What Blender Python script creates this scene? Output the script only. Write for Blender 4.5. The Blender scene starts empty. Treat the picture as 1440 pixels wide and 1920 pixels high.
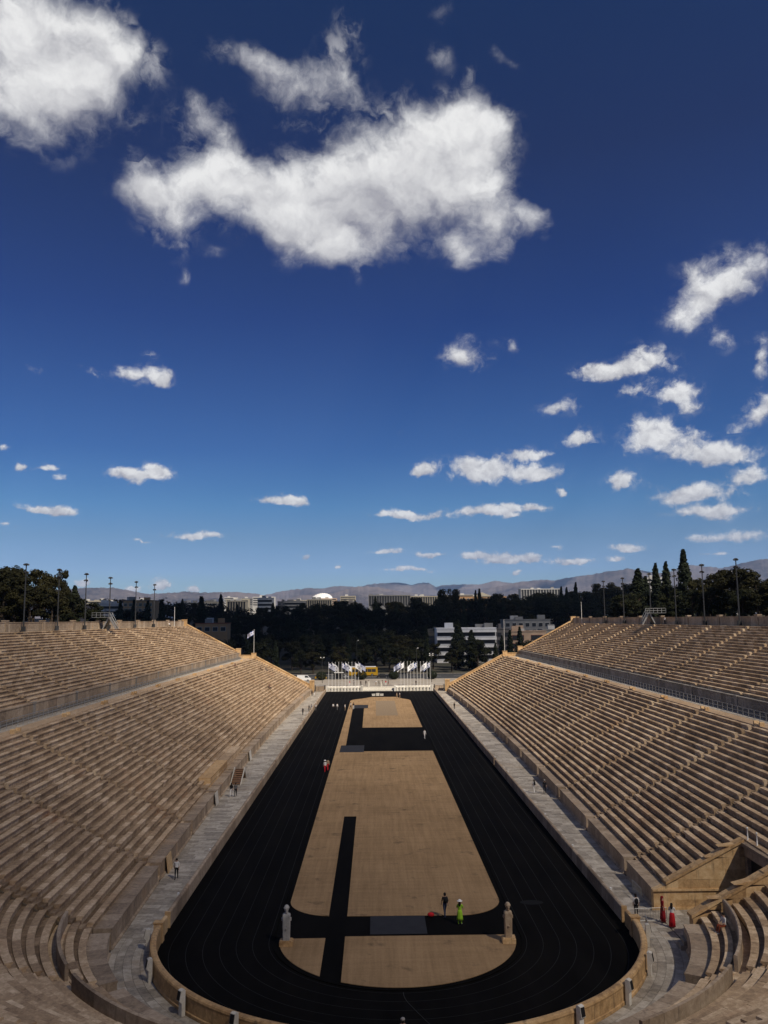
import bpy, bmesh, math, random
import numpy as np
from mathutils import Vector, Matrix

random.seed(7)
rng = np.random.default_rng(7)
scene = bpy.context.scene
COL = scene.collection
R = math.radians

# ------------------------------------------------------------------ camera
cam_data = bpy.data.cameras.new('camera')
cam_data.sensor_fit = 'VERTICAL'
cam_data.sensor_height = 24.0
cam_data.lens = 24.0 * 1555.0 / 1920.0
cam_data.clip_start = 0.2
cam_data.clip_end = 40000.0
cam = bpy.data.objects.new('camera', cam_data)
COL.objects.link(cam)
PITCH, YAW, ROLL = 0.12880, 0.012396, -0.008178
fwd = Vector((math.sin(YAW) * math.cos(PITCH), math.cos(YAW) * math.cos(PITCH), math.sin(PITCH)))
rgt = Vector((math.cos(YAW), -math.sin(YAW), 0))
upv = rgt.cross(fwd)
r2 = rgt * math.cos(ROLL) + upv * math.sin(ROLL)
u2 = upv * math.cos(ROLL) - rgt * math.sin(ROLL)
mw = Matrix((r2, u2, -fwd)).transposed().to_4x4()
mw.translation = Vector((-1.487, -62.248, 22.314))
cam.matrix_world = mw
scene.camera = cam

# ------------------------------------------------------------------ light
SUN_EL, SUN_AZ = R(48), R(141)          # azimuth measured clockwise from +Y (down the track)
sun_dir = Vector((math.sin(SUN_AZ) * math.cos(SUN_EL), math.cos(SUN_AZ) * math.cos(SUN_EL), math.sin(SUN_EL)))
sl = bpy.data.lights.new('sun', 'SUN')
sl.energy = 5.0
sl.angle = R(0.55)
sl.color = (1.0, 0.90, 0.76)
sun = bpy.data.objects.new('sun', sl)
sun.rotation_euler = sun_dir.to_track_quat('Z', 'Y').to_euler()
sun.location = sun_dir * 200
COL.objects.link(sun)
vs = scene.view_settings
vs.view_transform = 'Standard'
vs.look = 'None'
vs.exposure = 0.35
vs.gamma = 1.0
scene.cycles.max_bounces = 6
scene.cycles.diffuse_bounces = 2
scene.cycles.transparent_max_bounces = 12
scene.cycles.volume_bounces = 0
scene.cycles.use_denoising = True
scene.cycles.caustics_reflective = False
scene.cycles.caustics_refractive = False

# ------------------------------------------------------------------ node helper
class N:
    def __init__(self, tree):
        self.t = tree
    def new(self, kind, **kw):
        n = self.t.nodes.new(kind)
        for k, v in kw.items():
            if k in ('inp', 'ins'):
                continue
            setattr(n, k, v)
        for k, v in (kw.get('inp') or {}).items():
            self.put(n.inputs[k], v)
        return n
    def put(self, sock, v):
        if isinstance(v, bpy.types.NodeSocket):
            self.t.links.new(v, sock)
        else:
            sock.default_value = v
    def m(self, op, a, b=0.0, c=0.0, clamp=False):
        n = self.new('ShaderNodeMath', operation=op, use_clamp=clamp)
        self.put(n.inputs[0], a); self.put(n.inputs[1], b)
        if len(n.inputs) > 2:
            self.put(n.inputs[2], c)
        return n.outputs[0]
    def v(self, op, a, b=(0, 0, 0), s=None):
        n = self.new('ShaderNodeVectorMath', operation=op)
        self.put(n.inputs[0], a)
        if op not in ('LENGTH', 'NORMALIZE', 'SCALE'):
            self.put(n.inputs[1], b)
        if s is not None:
            self.put(n.inputs['Scale'], s)
        return n.outputs['Value'] if op in ('DOT_PRODUCT', 'LENGTH') else n.outputs[0]
    def rng(self, x, a, b, c=0.0, d=1.0, smooth=False):
        n = self.new('ShaderNodeMapRange', interpolation_type='SMOOTHSTEP' if smooth else 'LINEAR')
        for i, val in enumerate((x, a, b, c, d)):
            self.put(n.inputs[i], val)
        return n.outputs[0]
    def mix(self, f, a, b, mode='MIX'):
        n = self.new('ShaderNodeMix', data_type='RGBA', blend_type=mode)
        self.put(n.inputs[0], f); self.put(n.inputs[6], a); self.put(n.inputs[7], b)
        return n.outputs[2]
    def noise(self, vec, scale, detail=4.0, rough=0.55, lac=2.0, dist=0.0, out='Fac'):
        n = self.new('ShaderNodeTexNoise')
        self.put(n.inputs['Vector'], vec)
        for k, val in (('Scale', scale), ('Detail', detail), ('Roughness', rough), ('Lacunarity', lac), ('Distortion', dist)):
            self.put(n.inputs[k], val)
        return n.outputs[out]

def c4(c, a=1.0):
    return (c[0], c[1], c[2], a)

# ------------------------------------------------------------------ sky (clear air + fair-weather cumulus, by direction)
# azimuth, elevation, half width, half height (degrees), weight
CLOUDS = [  # puffs traced in image pixels, converted to angles beforehand
    (-24.15,33.86,5.61,2.69,0,1), (-19.58,35.53,3.71,1.48,-10,0.8), (-24.98,31.33,3.71,2.09,0,0.9), (-21.87,32.5,2.55,1.4,10,0.6), (-23.24,29.87,1.98,0.69,-20,0.4), (-17.06,35.79,1.46,1.09,0,0.4), (-16.49,27.82,2.22,1.18,0,1),
    (-15.07,26.41,1.99,1.9,-20,0.8), (-12.19,28.43,3.35,1.41,-5,0.8), (-8.41,28.4,4.2,1.59,-8,0.9), (-5.33,27.42,4.24,1.94,0,0.9), (-3,26.18,4.65,1.98,0,0.9), (0.12,28.8,5.48,2.87,10,1), (4.05,29.69,4.3,3.15,0,1),
    (6.82,31.12,3.31,2.45,0,1), (8.02,31.97,2.33,1.51,0,0.5), (8.87,28.5,1.53,1.9,0,0.35), (8.8,26.25,1.72,1.96,0,0.75), (7.04,25.03,2.3,0.83,0,0.5), (11.27,26.39,1.69,0.97,-30,0.6), (-2.23,24.86,1.55,0.84,0,0.5),
    (6.29,25.39,0.77,0.83,0,0.5), (-8.91,35.15,3.49,1.02,-20,0.42), (-6.94,33.68,3.12,1.41,-25,0.46), (-3.8,33.96,2.76,1.23,-20,0.4), (-2.61,35.16,2.38,0.81,-50,0.5), (-1.41,36.6,2.4,0.98,-50,0.35), (-12.85,32.18,1.5,1.18,-40,0.55),
    (-10.75,31.18,1.33,0.76,-40,0.5), (-11.67,30.12,1.88,0.49,-10,0.25), (-16.36,31.92,1.45,0.88,0,0.18), (-16.83,30.22,0.65,0.66,0,0.2), (-13.77,23.02,0.51,0.66,0,0.4), (-0.69,23.35,0.77,0.61,-30,0.35), (-11.91,24.43,0.92,0.39,0,0.25),
    (4.99,36.37,1.19,0.98,-50,0.3), (6.45,38.5,0.8,0.54,0,0.3), (10.48,35.53,0.78,0.34,-20,0.3), (7.52,34.95,0.79,0.57,-30,0.22), (23.41,20.42,2.78,1.13,20,0.9), (21.33,19.05,1.17,0.99,-45,0.6), (22.17,21.9,1.67,1.12,0,0.5),
    (24.5,22.02,1.94,1.1,0,0.45), (26.4,21.55,1.25,1.56,0,0.4), (23.56,17.51,0.91,0.72,-20,0.55), (26.12,17.42,0.93,0.48,0,0.5), (26.23,15.77,0.56,1.3,0,0.7), (6.48,17.46,1.69,0.99,0,0.8), (7.27,18.84,0.94,0.7,-40,0.35),
    (9.51,18.38,0.56,0.77,30,0.35), (15.28,16.42,1.78,0.76,0,0.75), (18.27,16.34,2.24,0.89,5,0.85), (15.61,15.8,1.06,0.56,0,0.5), (18.49,17.35,0.86,0.68,0,0.5), (20.57,14.57,1.84,0.85,0,0.85), (21.35,13.47,1.16,0.61,0,0.6),
    (17.67,14.59,1.11,0.49,0,0.5), (13.03,13.86,1.62,0.64,5,0.65), (14.38,11.79,1.24,0.85,15,0.75), (25.32,12.4,1.4,0.83,20,0.85), (26.16,13.31,0.62,0.82,0,0.6), (18.9,11.6,2.03,1.32,0,1), (22.97,10.25,2.41,0.88,0,0.95),
    (21.19,10.56,1.31,0.62,0,0.6), (21.89,11.26,0.65,0.41,0,0.4), (16.89,8.91,1.38,0.71,0,0.8), (21.37,7.78,2.77,0.76,0,0.95), (24.78,8.75,1.24,0.74,0,0.8), (22.44,6.69,2.72,0.41,0,0.8), (22.73,6.16,1.27,0.48,0,0.6),
    (3.46,10,0.82,0.66,0,0.8), (7.62,10.12,2.76,1.02,-5,1), (11.44,9.7,1.8,0.65,-10,0.85), (10.94,11.1,1.16,0.43,0,0.7), (13.19,8.37,0.43,0.43,0,0.6), (2.38,7.07,2.41,0.33,-4,0.85), (8.28,7.25,2.92,0.47,0,0.85),
    (11,7.29,0.9,0.25,0,0.6), (9.54,6.75,0.72,0.25,0,0.6), (-22.38,15.93,0.8,0.33,-15,0.45), (-19.43,16.22,0.94,0.37,-25,0.55), (-15.99,16.05,1.92,0.62,-5,0.8), (-14.58,15.73,0.78,0.56,0,0.6), (-15.68,17.28,0.7,0.31,-15,0.4),
    (-23.06,9.65,0.5,0.27,0,0.6), (-21.57,9.88,0.83,0.27,0,0.6), (-20.71,9.18,0.65,0.31,0,0.35), (-16.32,9.73,1.71,0.49,0,0.75), (-14.6,9.91,1.22,0.57,0,0.9), (-16.4,9.13,0.61,0.28,0,0.5), (-21.37,7.16,1.92,0.44,0,0.95),
    (-23.67,6.05,0.77,0.17,0,0.6), (-24.36,10.84,0.37,0.33,0,0.5), (-6.5,8.11,1.65,0.4,-6,0.85), (-5.4,8.19,0.96,0.37,0,0.6), (1.89,13.06,0.38,0.51,0,0.25), (-12.05,5.68,1.94,0.29,0,0.5), (-15.68,5.27,0.61,0.14,0,0.5),
    (-4.83,4.39,0.59,0.15,0,0.6), (0.87,4.54,1.29,0.22,0,0.6), (3.82,4.33,1.03,0.22,0,0.6), (2.33,3.39,1.84,0.18,0,0.5), (-2.56,3.65,0.33,0.18,0,0.5), (6.93,4.18,1.09,0.29,0,0.6), (9.46,3.95,2.52,0.44,0,0.7),
    (13.72,3.68,1.4,0.32,0,0.6), (17.04,4.55,1.29,0.35,0,0.7), (16.32,3.79,0.62,0.21,0,0.6), (24.4,5.05,1.86,0.47,0,0.7), (21.86,4.93,1.45,0.31,0,0.6), (22.46,4.02,0.95,0.17,0,0.4), (9.8,3.04,0.43,0.18,0,0.5),
    (12.7,4.74,0.71,0.18,0,0.4), (-19.15,2.36,0.59,0.41,0,0.8), (-14.4,2.35,0.75,0.49,0,0.9), (-12.15,2.1,0.63,0.28,0,0.7), (-16.09,2.1,0.51,0.28,0,0.6),
]
world = bpy.data.worlds.new('World')
scene.world = world
world.use_nodes = True
wt = world.node_tree
wt.nodes.clear()
n = N(wt)
sky = n.new('ShaderNodeTexSky')
sky.sky_type = 'NISHITA'
sky.sun_disc = False
sky.sun_elevation = SUN_EL
sky.sun_rotation = SUN_AZ
sky.altitude = 0
sky.air_density = 1.0
sky.dust_density = 0.3
sky.ozone_density = 2.0
SKY_STRENGTH = 0.055
wz = n.new('ShaderNodeSeparateXYZ', inp={0: n.new('ShaderNodeTexCoord').outputs['Generated']}).outputs[2]
ramp = n.new('ShaderNodeValToRGB', inp={0: wz})
SKY_TINT = [(0.0422, (0.7011, 0.9579, 1.3316)), (0.0581, (0.674, 0.9227, 1.4243)), (0.0965, (0.472, 0.7128, 1.0428)), (0.1348, (0.2955, 0.6371, 1.0198)), (0.1981, (0.1352, 0.4067, 0.859)), (0.26, (0.1045, 0.323, 0.7578)), (0.3488, (0.0523, 0.2022, 0.624)), (0.5057, (0.0681, 0.1487, 0.4174)), (0.6284, (0.0685, 0.201, 0.4726)), (1.0, (0.0616, 0.1809, 0.4254))]
cr = ramp.color_ramp
cr.interpolation = 'LINEAR'
while len(cr.elements) < len(SKY_TINT):
    cr.elements.new(0.5)
for e_, (p_, c_) in zip(cr.elements, SKY_TINT):
    e_.position = p_
    e_.color = c4(c_)
skyc = n.mix(1.0, sky.outputs[0], ramp.outputs[0], 'MULTIPLY')
bg = n.new('ShaderNodeBackground', inp={'Color': skyc, 'Strength': SKY_STRENGTH})
wo = n.new('ShaderNodeOutputWorld')
wt.links.new(bg.outputs[0], wo.inputs[0])
# ------------------------------------------------------------------ mesh and object helpers
def seg_bow(Y):
    return 2.3 * (1 - ((min(max(Y, 0.0), 205.0) - 110.0) / 110.0) ** 2) if Y > 0 else 0.0

def PX(off, Y):
    """distance from the track's axis of a point 'off' metres behind the podium face (the long sides bow out a little)"""
    return 19.7 + off + seg_bow(Y) * max(0.0, 1 - off / 41.0)

def slope(off, Y):
    return (PX(off, Y + 0.5) - PX(off, Y - 0.5))

class MB:
    def __init__(self):
        self.v, self.f, self.t, self.m = [], [], [], []
        self.mi = 0
    def add(self, vs, fs, tone=0.5):
        b = len(self.v)
        self.v += [tuple(q) for q in vs]
        for f in fs:
            self.f.append(tuple(b + i for i in f)); self.t.append(tone); self.m.append(self.mi)
        return b
    def box(self, x0, x1, y0, y1, z0, z1, tone=0.5):
        self.add([(x0, y0, z0), (x1, y0, z0), (x1, y1, z0), (x0, y1, z0), (x0, y0, z1), (x1, y0, z1), (x1, y1, z1), (x0, y1, z1)],
                 [(3, 2, 1, 0), (4, 5, 6, 7), (0, 1, 5, 4), (1, 2, 6, 5), (2, 3, 7, 6), (3, 0, 4, 7)], tone)
    def prism_y(self, prof, y0, y1, tone=0.5):
        """closed (x, z) outline, counter-clockwise seen from -y, extruded along y"""
        k = len(prof)
        self.add([(x, y0, z) for x, z in prof] + [(x, y1, z) for x, z in prof],
                 [tuple(range(k)), tuple(range(2 * k - 1, k - 1, -1))] + [(i, k + i, k + (i + 1) % k, (i + 1) % k) for i in range(k)], tone)
    def prism_x(self, prof, x0, x1, tone=0.5):
        """closed (y, z) outline extruded along x"""
        k = len(prof)
        self.add([(x0, y, z) for y, z in prof] + [(x1, y, z) for y, z in prof],
                 [tuple(range(k - 1, -1, -1)), tuple(range(k, 2 * k))] + [((i + 1) % k, k + (i + 1) % k, k + i, i) for i in range(k)], tone)
    def prism_z(self, prof, z0, z1, tone=0.5):
        k = len(prof)
        self.add([(x, y, z0) for x, y in prof] + [(x, y, z1) for x, y in prof],
                 [tuple(range(k - 1, -1, -1)), tuple(range(k, 2 * k))] + [(i, (i + 1) % k, k + (i + 1) % k, k + i) for i in range(k)], tone)
    def arc(self, prof, a0, a1, steps, tone=0.5):
        """closed (r, z) outline swept about z from angle a0 to a1 (radians)"""
        k = len(prof); vs = []
        for s in range(steps + 1):
            a = a0 + (a1 - a0) * s / steps
            c, d = math.cos(a), math.sin(a)
            vs += [(r * c, r * d, z) for r, z in prof]
        fs = []
        for s in range(steps):
            for i in range(k):
                j = (i + 1) % k
                fs.append((s * k + i, (s + 1) * k + i, (s + 1) * k + j, s * k + j))
        fs.append(tuple(range(k))); fs.append(tuple(range((steps + 1) * k - 1, steps * k - 1, -1)))
        self.add(vs, fs, tone)
    def tube(self, p0, p1, r0, r1=None, n=8, tone=0.5, caps=True):
        r1 = r0 if r1 is None else r1
        p0, p1 = Vector(p0), Vector(p1)
        d = (p1 - p0).normalized()
        a = d.orthogonal().normalized(); b = d.cross(a)
        vs = []
        for p, r in ((p0, r0), (p1, r1)):
            for i in range(n):
                t = 2 * math.pi * i / n
                vs.append(p + a * (r * math.cos(t)) + b * (r * math.sin(t)))
        fs = [(i, (i + 1) % n, n + (i + 1) % n, n + i) for i in range(n)]
        if caps:
            fs += [tuple(range(n - 1, -1, -1)), tuple(range(n, 2 * n))]
        self.add(vs, fs, tone)
    def lathe(self, prof, n=12, c=(0, 0), tone=0.5):
        vs = []
        for r, z in prof:
            for i in range(n):
                t = 2 * math.pi * i / n
                vs.append((c[0] + r * math.cos(t), c[1] + r * math.sin(t), z))
        k = len(prof)
        fs = [(s * n + i, s * n + (i + 1) % n, (s + 1) * n + (i + 1) % n, (s + 1) * n + i) for s in range(k - 1) for i in range(n)]
        fs += [tuple(range(n - 1, -1, -1)), tuple(range((k - 1) * n, k * n))]
        self.add(vs, fs, tone)
    def ball(self, c, rx, ry, rz, n=10, k=7, tone=0.5):
        vs = [(c[0], c[1], c[2] - rz)]
        for j in range(1, k):
            t = -math.pi / 2 + math.pi * j / k
            for i in range(n):
                a = 2 * math.pi * i / n
                vs.append((c[0] + rx * math.cos(t) * math.cos(a), c[1] + ry * math.cos(t) * math.sin(a), c[2] + rz * math.sin(t)))
        vs.append((c[0], c[1], c[2] + rz))
        fs = [(0, 1 + (i + 1) % n, 1 + i) for i in range(n)]
        for j in range(k - 2):
            fs += [(1 + j * n + i, 1 + j * n + (i + 1) % n, 1 + (j + 1) * n + (i + 1) % n, 1 + (j + 1) * n + i) for i in range(n)]
        top = len(vs) - 1
        fs += [(top, 1 + (k - 2) * n + i, 1 + (k - 2) * n + (i + 1) % n) for i in range(n)]
        self.add(vs, fs, tone)
    def mesh(self, name, mats, smooth=False):
        me = bpy.data.meshes.new(name)
        me.from_pydata(self.v, [], self.f)
        at = me.attributes.new('tone', 'FLOAT', 'FACE')
        at.data.foreach_set('value', np.array(self.t, dtype=np.float32))
        for mt in (mats if isinstance(mats, (list, tuple)) else [mats]):
            me.materials.append(mt)
        me.polygons.foreach_set('material_index', np.array(self.m, dtype=np.int32))
        if smooth:
            me.polygons.foreach_set('use_smooth', np.ones(len(me.polygons), dtype=bool))
        me.update()
        return me
    def build(self, name, mats, parent=None, loc=(0, 0, 0), rz=0.0, smooth=False):
        return put(name, self.mesh(name, mats, smooth), parent, loc, rz)

def put(name, data, parent=None, loc=(0, 0, 0), rz=0.0, local=False):
    """link an object at a world place; a child keeps that place under its (unrotated) parent"""
    o = bpy.data.objects.new(name, data)
    if parent is not None:
        o.parent = parent
        o.location = Vector(loc) if local else Vector(loc) - ORG[parent.name]
        ORG[o.name] = ORG[parent.name] + o.location
    else:
        o.location = loc
        ORG[o.name] = Vector(loc)
    if rz:
        o.rotation_euler = (0, 0, rz)
    COL.objects.link(o)
    return o
ORG = {}

def tag(o, label=None, cat=None, group=None, kind=None):
    if label: o['label'] = label
    if cat: o['category'] = cat
    if group: o['group'] = group
    if kind: o['kind'] = kind
    return o

def thing(name, loc, label, cat, group=None, rz=0.0):
    o = put(name, None, None, loc, rz)
    o.empty_display_size = 0.3
    return tag(o, label, cat, group)

def copy_tree(o, parent=None):
    c = o.copy()
    COL.objects.link(c)
    c.parent = parent
    for ch in list(o.children):
        copy_tree(ch, c)
    return c

# ------------------------------------------------------------------ materials
def new_mat(name):
    m = bpy.data.materials.new(name)
    m.use_nodes = True
    t = m.node_tree
    for x in list(t.nodes):
        if x.type != 'OUTPUT_MATERIAL':
            t.nodes.remove(x)
    k = N(t)
    b = k.new('ShaderNodeBsdfPrincipled')
    out = [x for x in t.nodes if x.type == 'OUTPUT_MATERIAL'][0]
    t.links.new(b.outputs[0], out.inputs[0])
    return m, k, b

def plain(name, col, rough=0.6, metal=0.0, var=0.15, scale=3.0):
    m, k, b = new_mat(name)
    pos = k.new('ShaderNodeNewGeometry').outputs['Position']
    f = k.rng(k.noise(pos, scale, 5.0, 0.6), 0.3, 0.7, 1 - var, 1 + var)
    k.put(b.inputs['Base Color'], k.v('SCALE', c4(col)[:3], s=f))
    b.inputs['Roughness'].default_value = rough
    b.inputs['Metallic'].default_value = metal
    b.inputs['Specular IOR Level'].default_value = 0.3
    return m

def stone(name, dark, mid, light, rough=0.75, streak=0.0, stain=None, big=0.16, bump=0.25):
    """aged marble: each block its own tone, broad weathering, grain, optional run-off streaks and rusty stain"""
    m, k, b = new_mat(name)
    g = k.new('ShaderNodeNewGeometry')
    pos = g.outputs['Position']
    tone = k.new('ShaderNodeAttribute', attribute_name='tone').outputs['Fac']
    rnd = k.new('ShaderNodeObjectInfo').outputs['Random']
    wn = k.new('ShaderNodeTexWhiteNoise', noise_dimensions='2D')
    k.put(wn.inputs['Vector'], k.new('ShaderNodeCombineXYZ', inp={0: k.m('MULTIPLY', tone, 37.7), 1: k.m('MULTIPLY', rnd, 91.3), 2: 0.0}).outputs[0])
    t = wn.outputs['Value']
    n1 = k.noise(pos, big, 5.0, 0.6)
    n2 = k.noise(pos, 2.6, 6.0, 0.65)
    a = k.m('MULTIPLY_ADD', t, 0.42, k.m('MULTIPLY', n1, 0.62))
    a = k.m('MULTIPLY_ADD', k.m('SUBTRACT', n2, 0.5), 1.15, a)
    a = k.m('MULTIPLY_ADD', k.m('SUBTRACT', k.noise(pos, 11.0, 3.0, 0.7), 0.5), 0.5, a)
    ramp = k.new('ShaderNodeValToRGB', inp={0: a})
    cr = ramp.color_ramp
    cr.elements[0].position = 0.12; cr.elements[0].color = c4(dark)
    cr.elements[1].position = 0.95; cr.elements[1].color = c4(light)
    e = cr.elements.new(0.52); e.color = c4(mid)
    col = ramp.outputs[0]
    if stain:
        s = k.rng(k.noise(k.v('ADD', pos, (31, 7, 3)), 0.23, 4.0, 0.6), 0.55, 0.72, 0.0, 0.75, True)
        s = k.m('MULTIPLY', s, k.rng(t, 0.2, 0.9, 0.35, 1.0))
        col = k.mix(s, col, c4(stain))
    if streak:
        sp = k.v('MULTIPLY', pos, (3.2, 3.2, 0.25))
        s = k.rng(k.noise(sp, 1.0, 4.0, 0.65), 0.52, 0.78, 0.0, streak, True)
        col = k.mix(s, col, (0.06, 0.05, 0.042, 1))
    k.put(b.inputs['Base Color'], col)
    k.put(b.inputs['Roughness'], k.rng(n2, 0.3, 0.7, rough - 0.12, rough + 0.12))
    b.inputs['Specular IOR Level'].default_value = 0.25
    if bump:
        bp = k.new('ShaderNodeBump', inp={'Strength': bump, 'Distance': 0.03, 'Height': k.noise(pos, 9.0, 5.0, 0.65)})
        k.put(b.inputs['Normal'], bp.outputs[0])
    return m

M = {}
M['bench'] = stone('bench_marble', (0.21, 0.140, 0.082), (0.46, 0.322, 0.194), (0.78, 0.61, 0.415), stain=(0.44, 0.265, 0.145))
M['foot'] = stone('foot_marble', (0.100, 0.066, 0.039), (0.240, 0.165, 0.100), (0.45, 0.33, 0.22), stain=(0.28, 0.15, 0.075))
M['wall'] = stone('wall_marble', (0.18, 0.13, 0.088), (0.34, 0.255, 0.175), (0.52, 0.41, 0.30), streak=0.6, stain=(0.42, 0.255, 0.13))
M['ochre'] = stone('ochre_marble', (0.29, 0.175, 0.080), (0.54, 0.345, 0.165), (0.72, 0.52, 0.29), streak=0.75, stain=(0.46, 0.25, 0.09))
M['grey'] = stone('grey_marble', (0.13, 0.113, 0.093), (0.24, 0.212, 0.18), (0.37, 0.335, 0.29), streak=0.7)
M['paving'] = stone('paving_marble', (0.17, 0.145, 0.115), (0.36, 0.315, 0.255), (0.60, 0.545, 0.465), rough=0.62, stain=(0.31, 0.22, 0.13), big=0.3, bump=0.15)
M['joint'] = plain('joint_dirt', (0.075, 0.062, 0.05), 0.95)
M['core'] = plain('stand_core', (0.12, 0.095, 0.07), 0.95)
M['white_stone'] = stone('white_marble', (0.46, 0.43, 0.37), (0.62, 0.58, 0.50), (0.78, 0.75, 0.68), streak=0.3)
M['white_paint'] = plain('white_paint', (0.72, 0.71, 0.68), 0.5)
M['steel'] = plain('galvanised_steel', (0.36, 0.36, 0.35), 0.45, 0.6)
M['dark_steel'] = plain('dark_steel', (0.055, 0.055, 0.055), 0.5, 0.4)
M['black'] = plain('black_plastic_and_shade', (0.015, 0.015, 0.016), 0.5)
M['pole'] = plain('pole_aluminium', (0.5, 0.5, 0.5), 0.4, 0.5)
M['lens'] = plain('lamp_lens', (0.35, 0.37, 0.4), 0.25)
M['wood'] = plain('brown_timber', (0.22, 0.12, 0.065), 0.7, var=0.35, scale=6)
M['glass'] = plain('window_glass', (0.03, 0.033, 0.038), 0.12)
# ------------------------------------------------------------------ the setting: ground, track, infield, walkways
def sstep(a, b, x):
    t = min(max((x - a) / (b - a), 0.0), 1.0)
    return t * t * (3 - 2 * t)

def ground_z(x, y):
    ax = abs(x)
    r = math.hypot(x, y) if y < 0 else ax
    hillside = sstep(61.5, 63.5, r) * 20.75 * (1 - sstep(203, 262, y)) 
    hillside *= 1.0 + 0.10 * sstep(70, 180, r)
    low = -0.35 if y < 206 else 1.0
    park = sstep(285, 560, y) * 15.0
    west = sstep(75, 170, -x) * sstep(200, 300, y) * 9.0
    east = sstep(70, 200, x) * sstep(200, 300, y) * 8.0
    fade = 1 - sstep(1100, 2600, math.hypot(x, y))
    return low + (hillside if hillside > 0.01 else 0.0) + (park + west + east) * fade

gx = sorted(set([-11900, -9000, -6000, -4000, -2600, -1800, -1200, -800, -600, -450] + list(range(-340, 341, 20)) + [450, 600, 800, 1200, 1800, 2600, 4000, 6000, 9000, 11900] +
                [s * k for s in (-1, 1) for k in (61.4, 61.9, 62.4, 62.9, 63.5, 65, 68)]))
gy = sorted(set([-3000, -1500, -800, -400, -250, -160, -110, -90, -80, -72, -64.5, -63, -61.5, -58] + list(range(-50, 201, 12)) +
                [198, 203, 205.9, 206.1, 212, 220, 230, 240, 250, 262] + list(range(275, 640, 24)) + [700, 800, 950, 1150, 1500, 2000, 2800, 4000, 6000, 9000, 13000, 17900]))
gv = [(x, y, ground_z(x, y)) for y in gy for x in gx]
nx = len(gx)
gf = [(j * nx + i, j * nx + i + 1, (j + 1) * nx + i + 1, (j + 1) * nx + i) for j in range(len(gy) - 1) for i in range(nx - 1)]
m, k, b = new_mat('dry_earth')
pos = k.new('ShaderNodeNewGeometry').outputs['Position']
nf = k.noise(pos, 0.05, 6.0, 0.6)
k.put(b.inputs['Base Color'], k.mix(k.rng(nf, 0.35, 0.65), (0.035, 0.036, 0.020, 1), (0.09, 0.075, 0.05, 1)))
b.inputs['Roughness'].default_value = 0.95
M['earth'] = m
me = bpy.data.meshes.new('ground')
me.from_pydata(gv, [], gf)
me.materials.append(m)
ground = put('ground', me)
tag(ground, kind='structure')

# track: black running surface with a rounded near end
m, k, b = new_mat('black_track')
pos = k.new('ShaderNodeNewGeometry').outputs['Position']
f1 = k.noise(k.v('MULTIPLY', pos, (1, 0.25, 1)), 0.35, 5.0, 0.65)
f2 = k.noise(pos, 40.0, 2.0, 0.5)
k.put(b.inputs['Base Color'], k.mix(k.rng(k.m('MULTIPLY_ADD', f2, 0.2, f1), 0.45, 0.85), (0.0034, 0.0031, 0.0027, 1), (0.0080, 0.0073, 0.0064, 1)))
b.inputs['Roughness'].default_value = 0.92
b.inputs['Specular IOR Level'].default_value = 0.04
M['track'] = m
W = 16.67
outl = [(W * math.cos(a), W * math.sin(a)) for a in np.linspace(math.pi, 2 * math.pi, 49)]
outl = [(-W, 206.0)] + outl + [(W, 206.0)]
mb = MB(); mb.prism_z(outl, -0.3, 0.0)
track = mb.build('track', M['track'])
tag(track, kind='structure')
M['lane'] = plain('worn_lane_paint', (0.0078, 0.0076, 0.0073), 0.9, var=0.9, scale=0.35)
for q in range(7):
    r = 9.05 + q * 1.12
    pts = [(-r, 198.0), (-r, 100.0)] + [(r * math.cos(a), r * math.sin(a)) for a in np.linspace(math.pi, 2 * math.pi, 61)] + [(r, 100.0), (r, 198.0)]
    h = 0.022
    vs, fs = [], []
    for i, (x, y) in enumerate(pts):
        a0 = pts[max(i - 1, 0)]; a1 = pts[min(i + 1, len(pts) - 1)]
        d = Vector((a1[0] - a0[0], a1[1] - a0[1])).normalized()
        vs += [(x - d.y * h, y + d.x * h, 0.005), (x + d.y * h, y - d.x * h, 0.005)]
        if i:
            fs.append((2 * i - 2, 2 * i - 1, 2 * i + 1, 2 * i))
    mb = MB(); mb.add(vs, fs)
    mb.build('lane_line', M['lane'], track)
mb = MB(); mb.lathe([(0.62, 0.004), (0.6, 0.012)], 24)
for v_i, (x, y, z) in enumerate(mb.v):
    mb.v[v_i] = (x * 1.5, y * 0.9, z)
mb.build('drain_cover', plain('drain_iron', (0.002, 0.002, 0.002), 1.0), track, (10.8, 6.7, 0.0))
pts = [(0.1 + 2.6 * t ** 2, -9.0 - 5.2 * t + 0.8 * math.sin(t * 5) * t, 0.012) for t in np.linspace(0, 1, 24)]
mb = MB()
for a_, b_ in zip(pts[:-1], pts[1:]):
    mb.tube(a_, b_, 0.022, n=5, caps=False)
cab = mb.build('cable', plain('cable_grey', (0.035, 0.035, 0.034), 0.8))
tag(cab, 'thin grey cable lying across the black track at the bend', 'cable')

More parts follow.
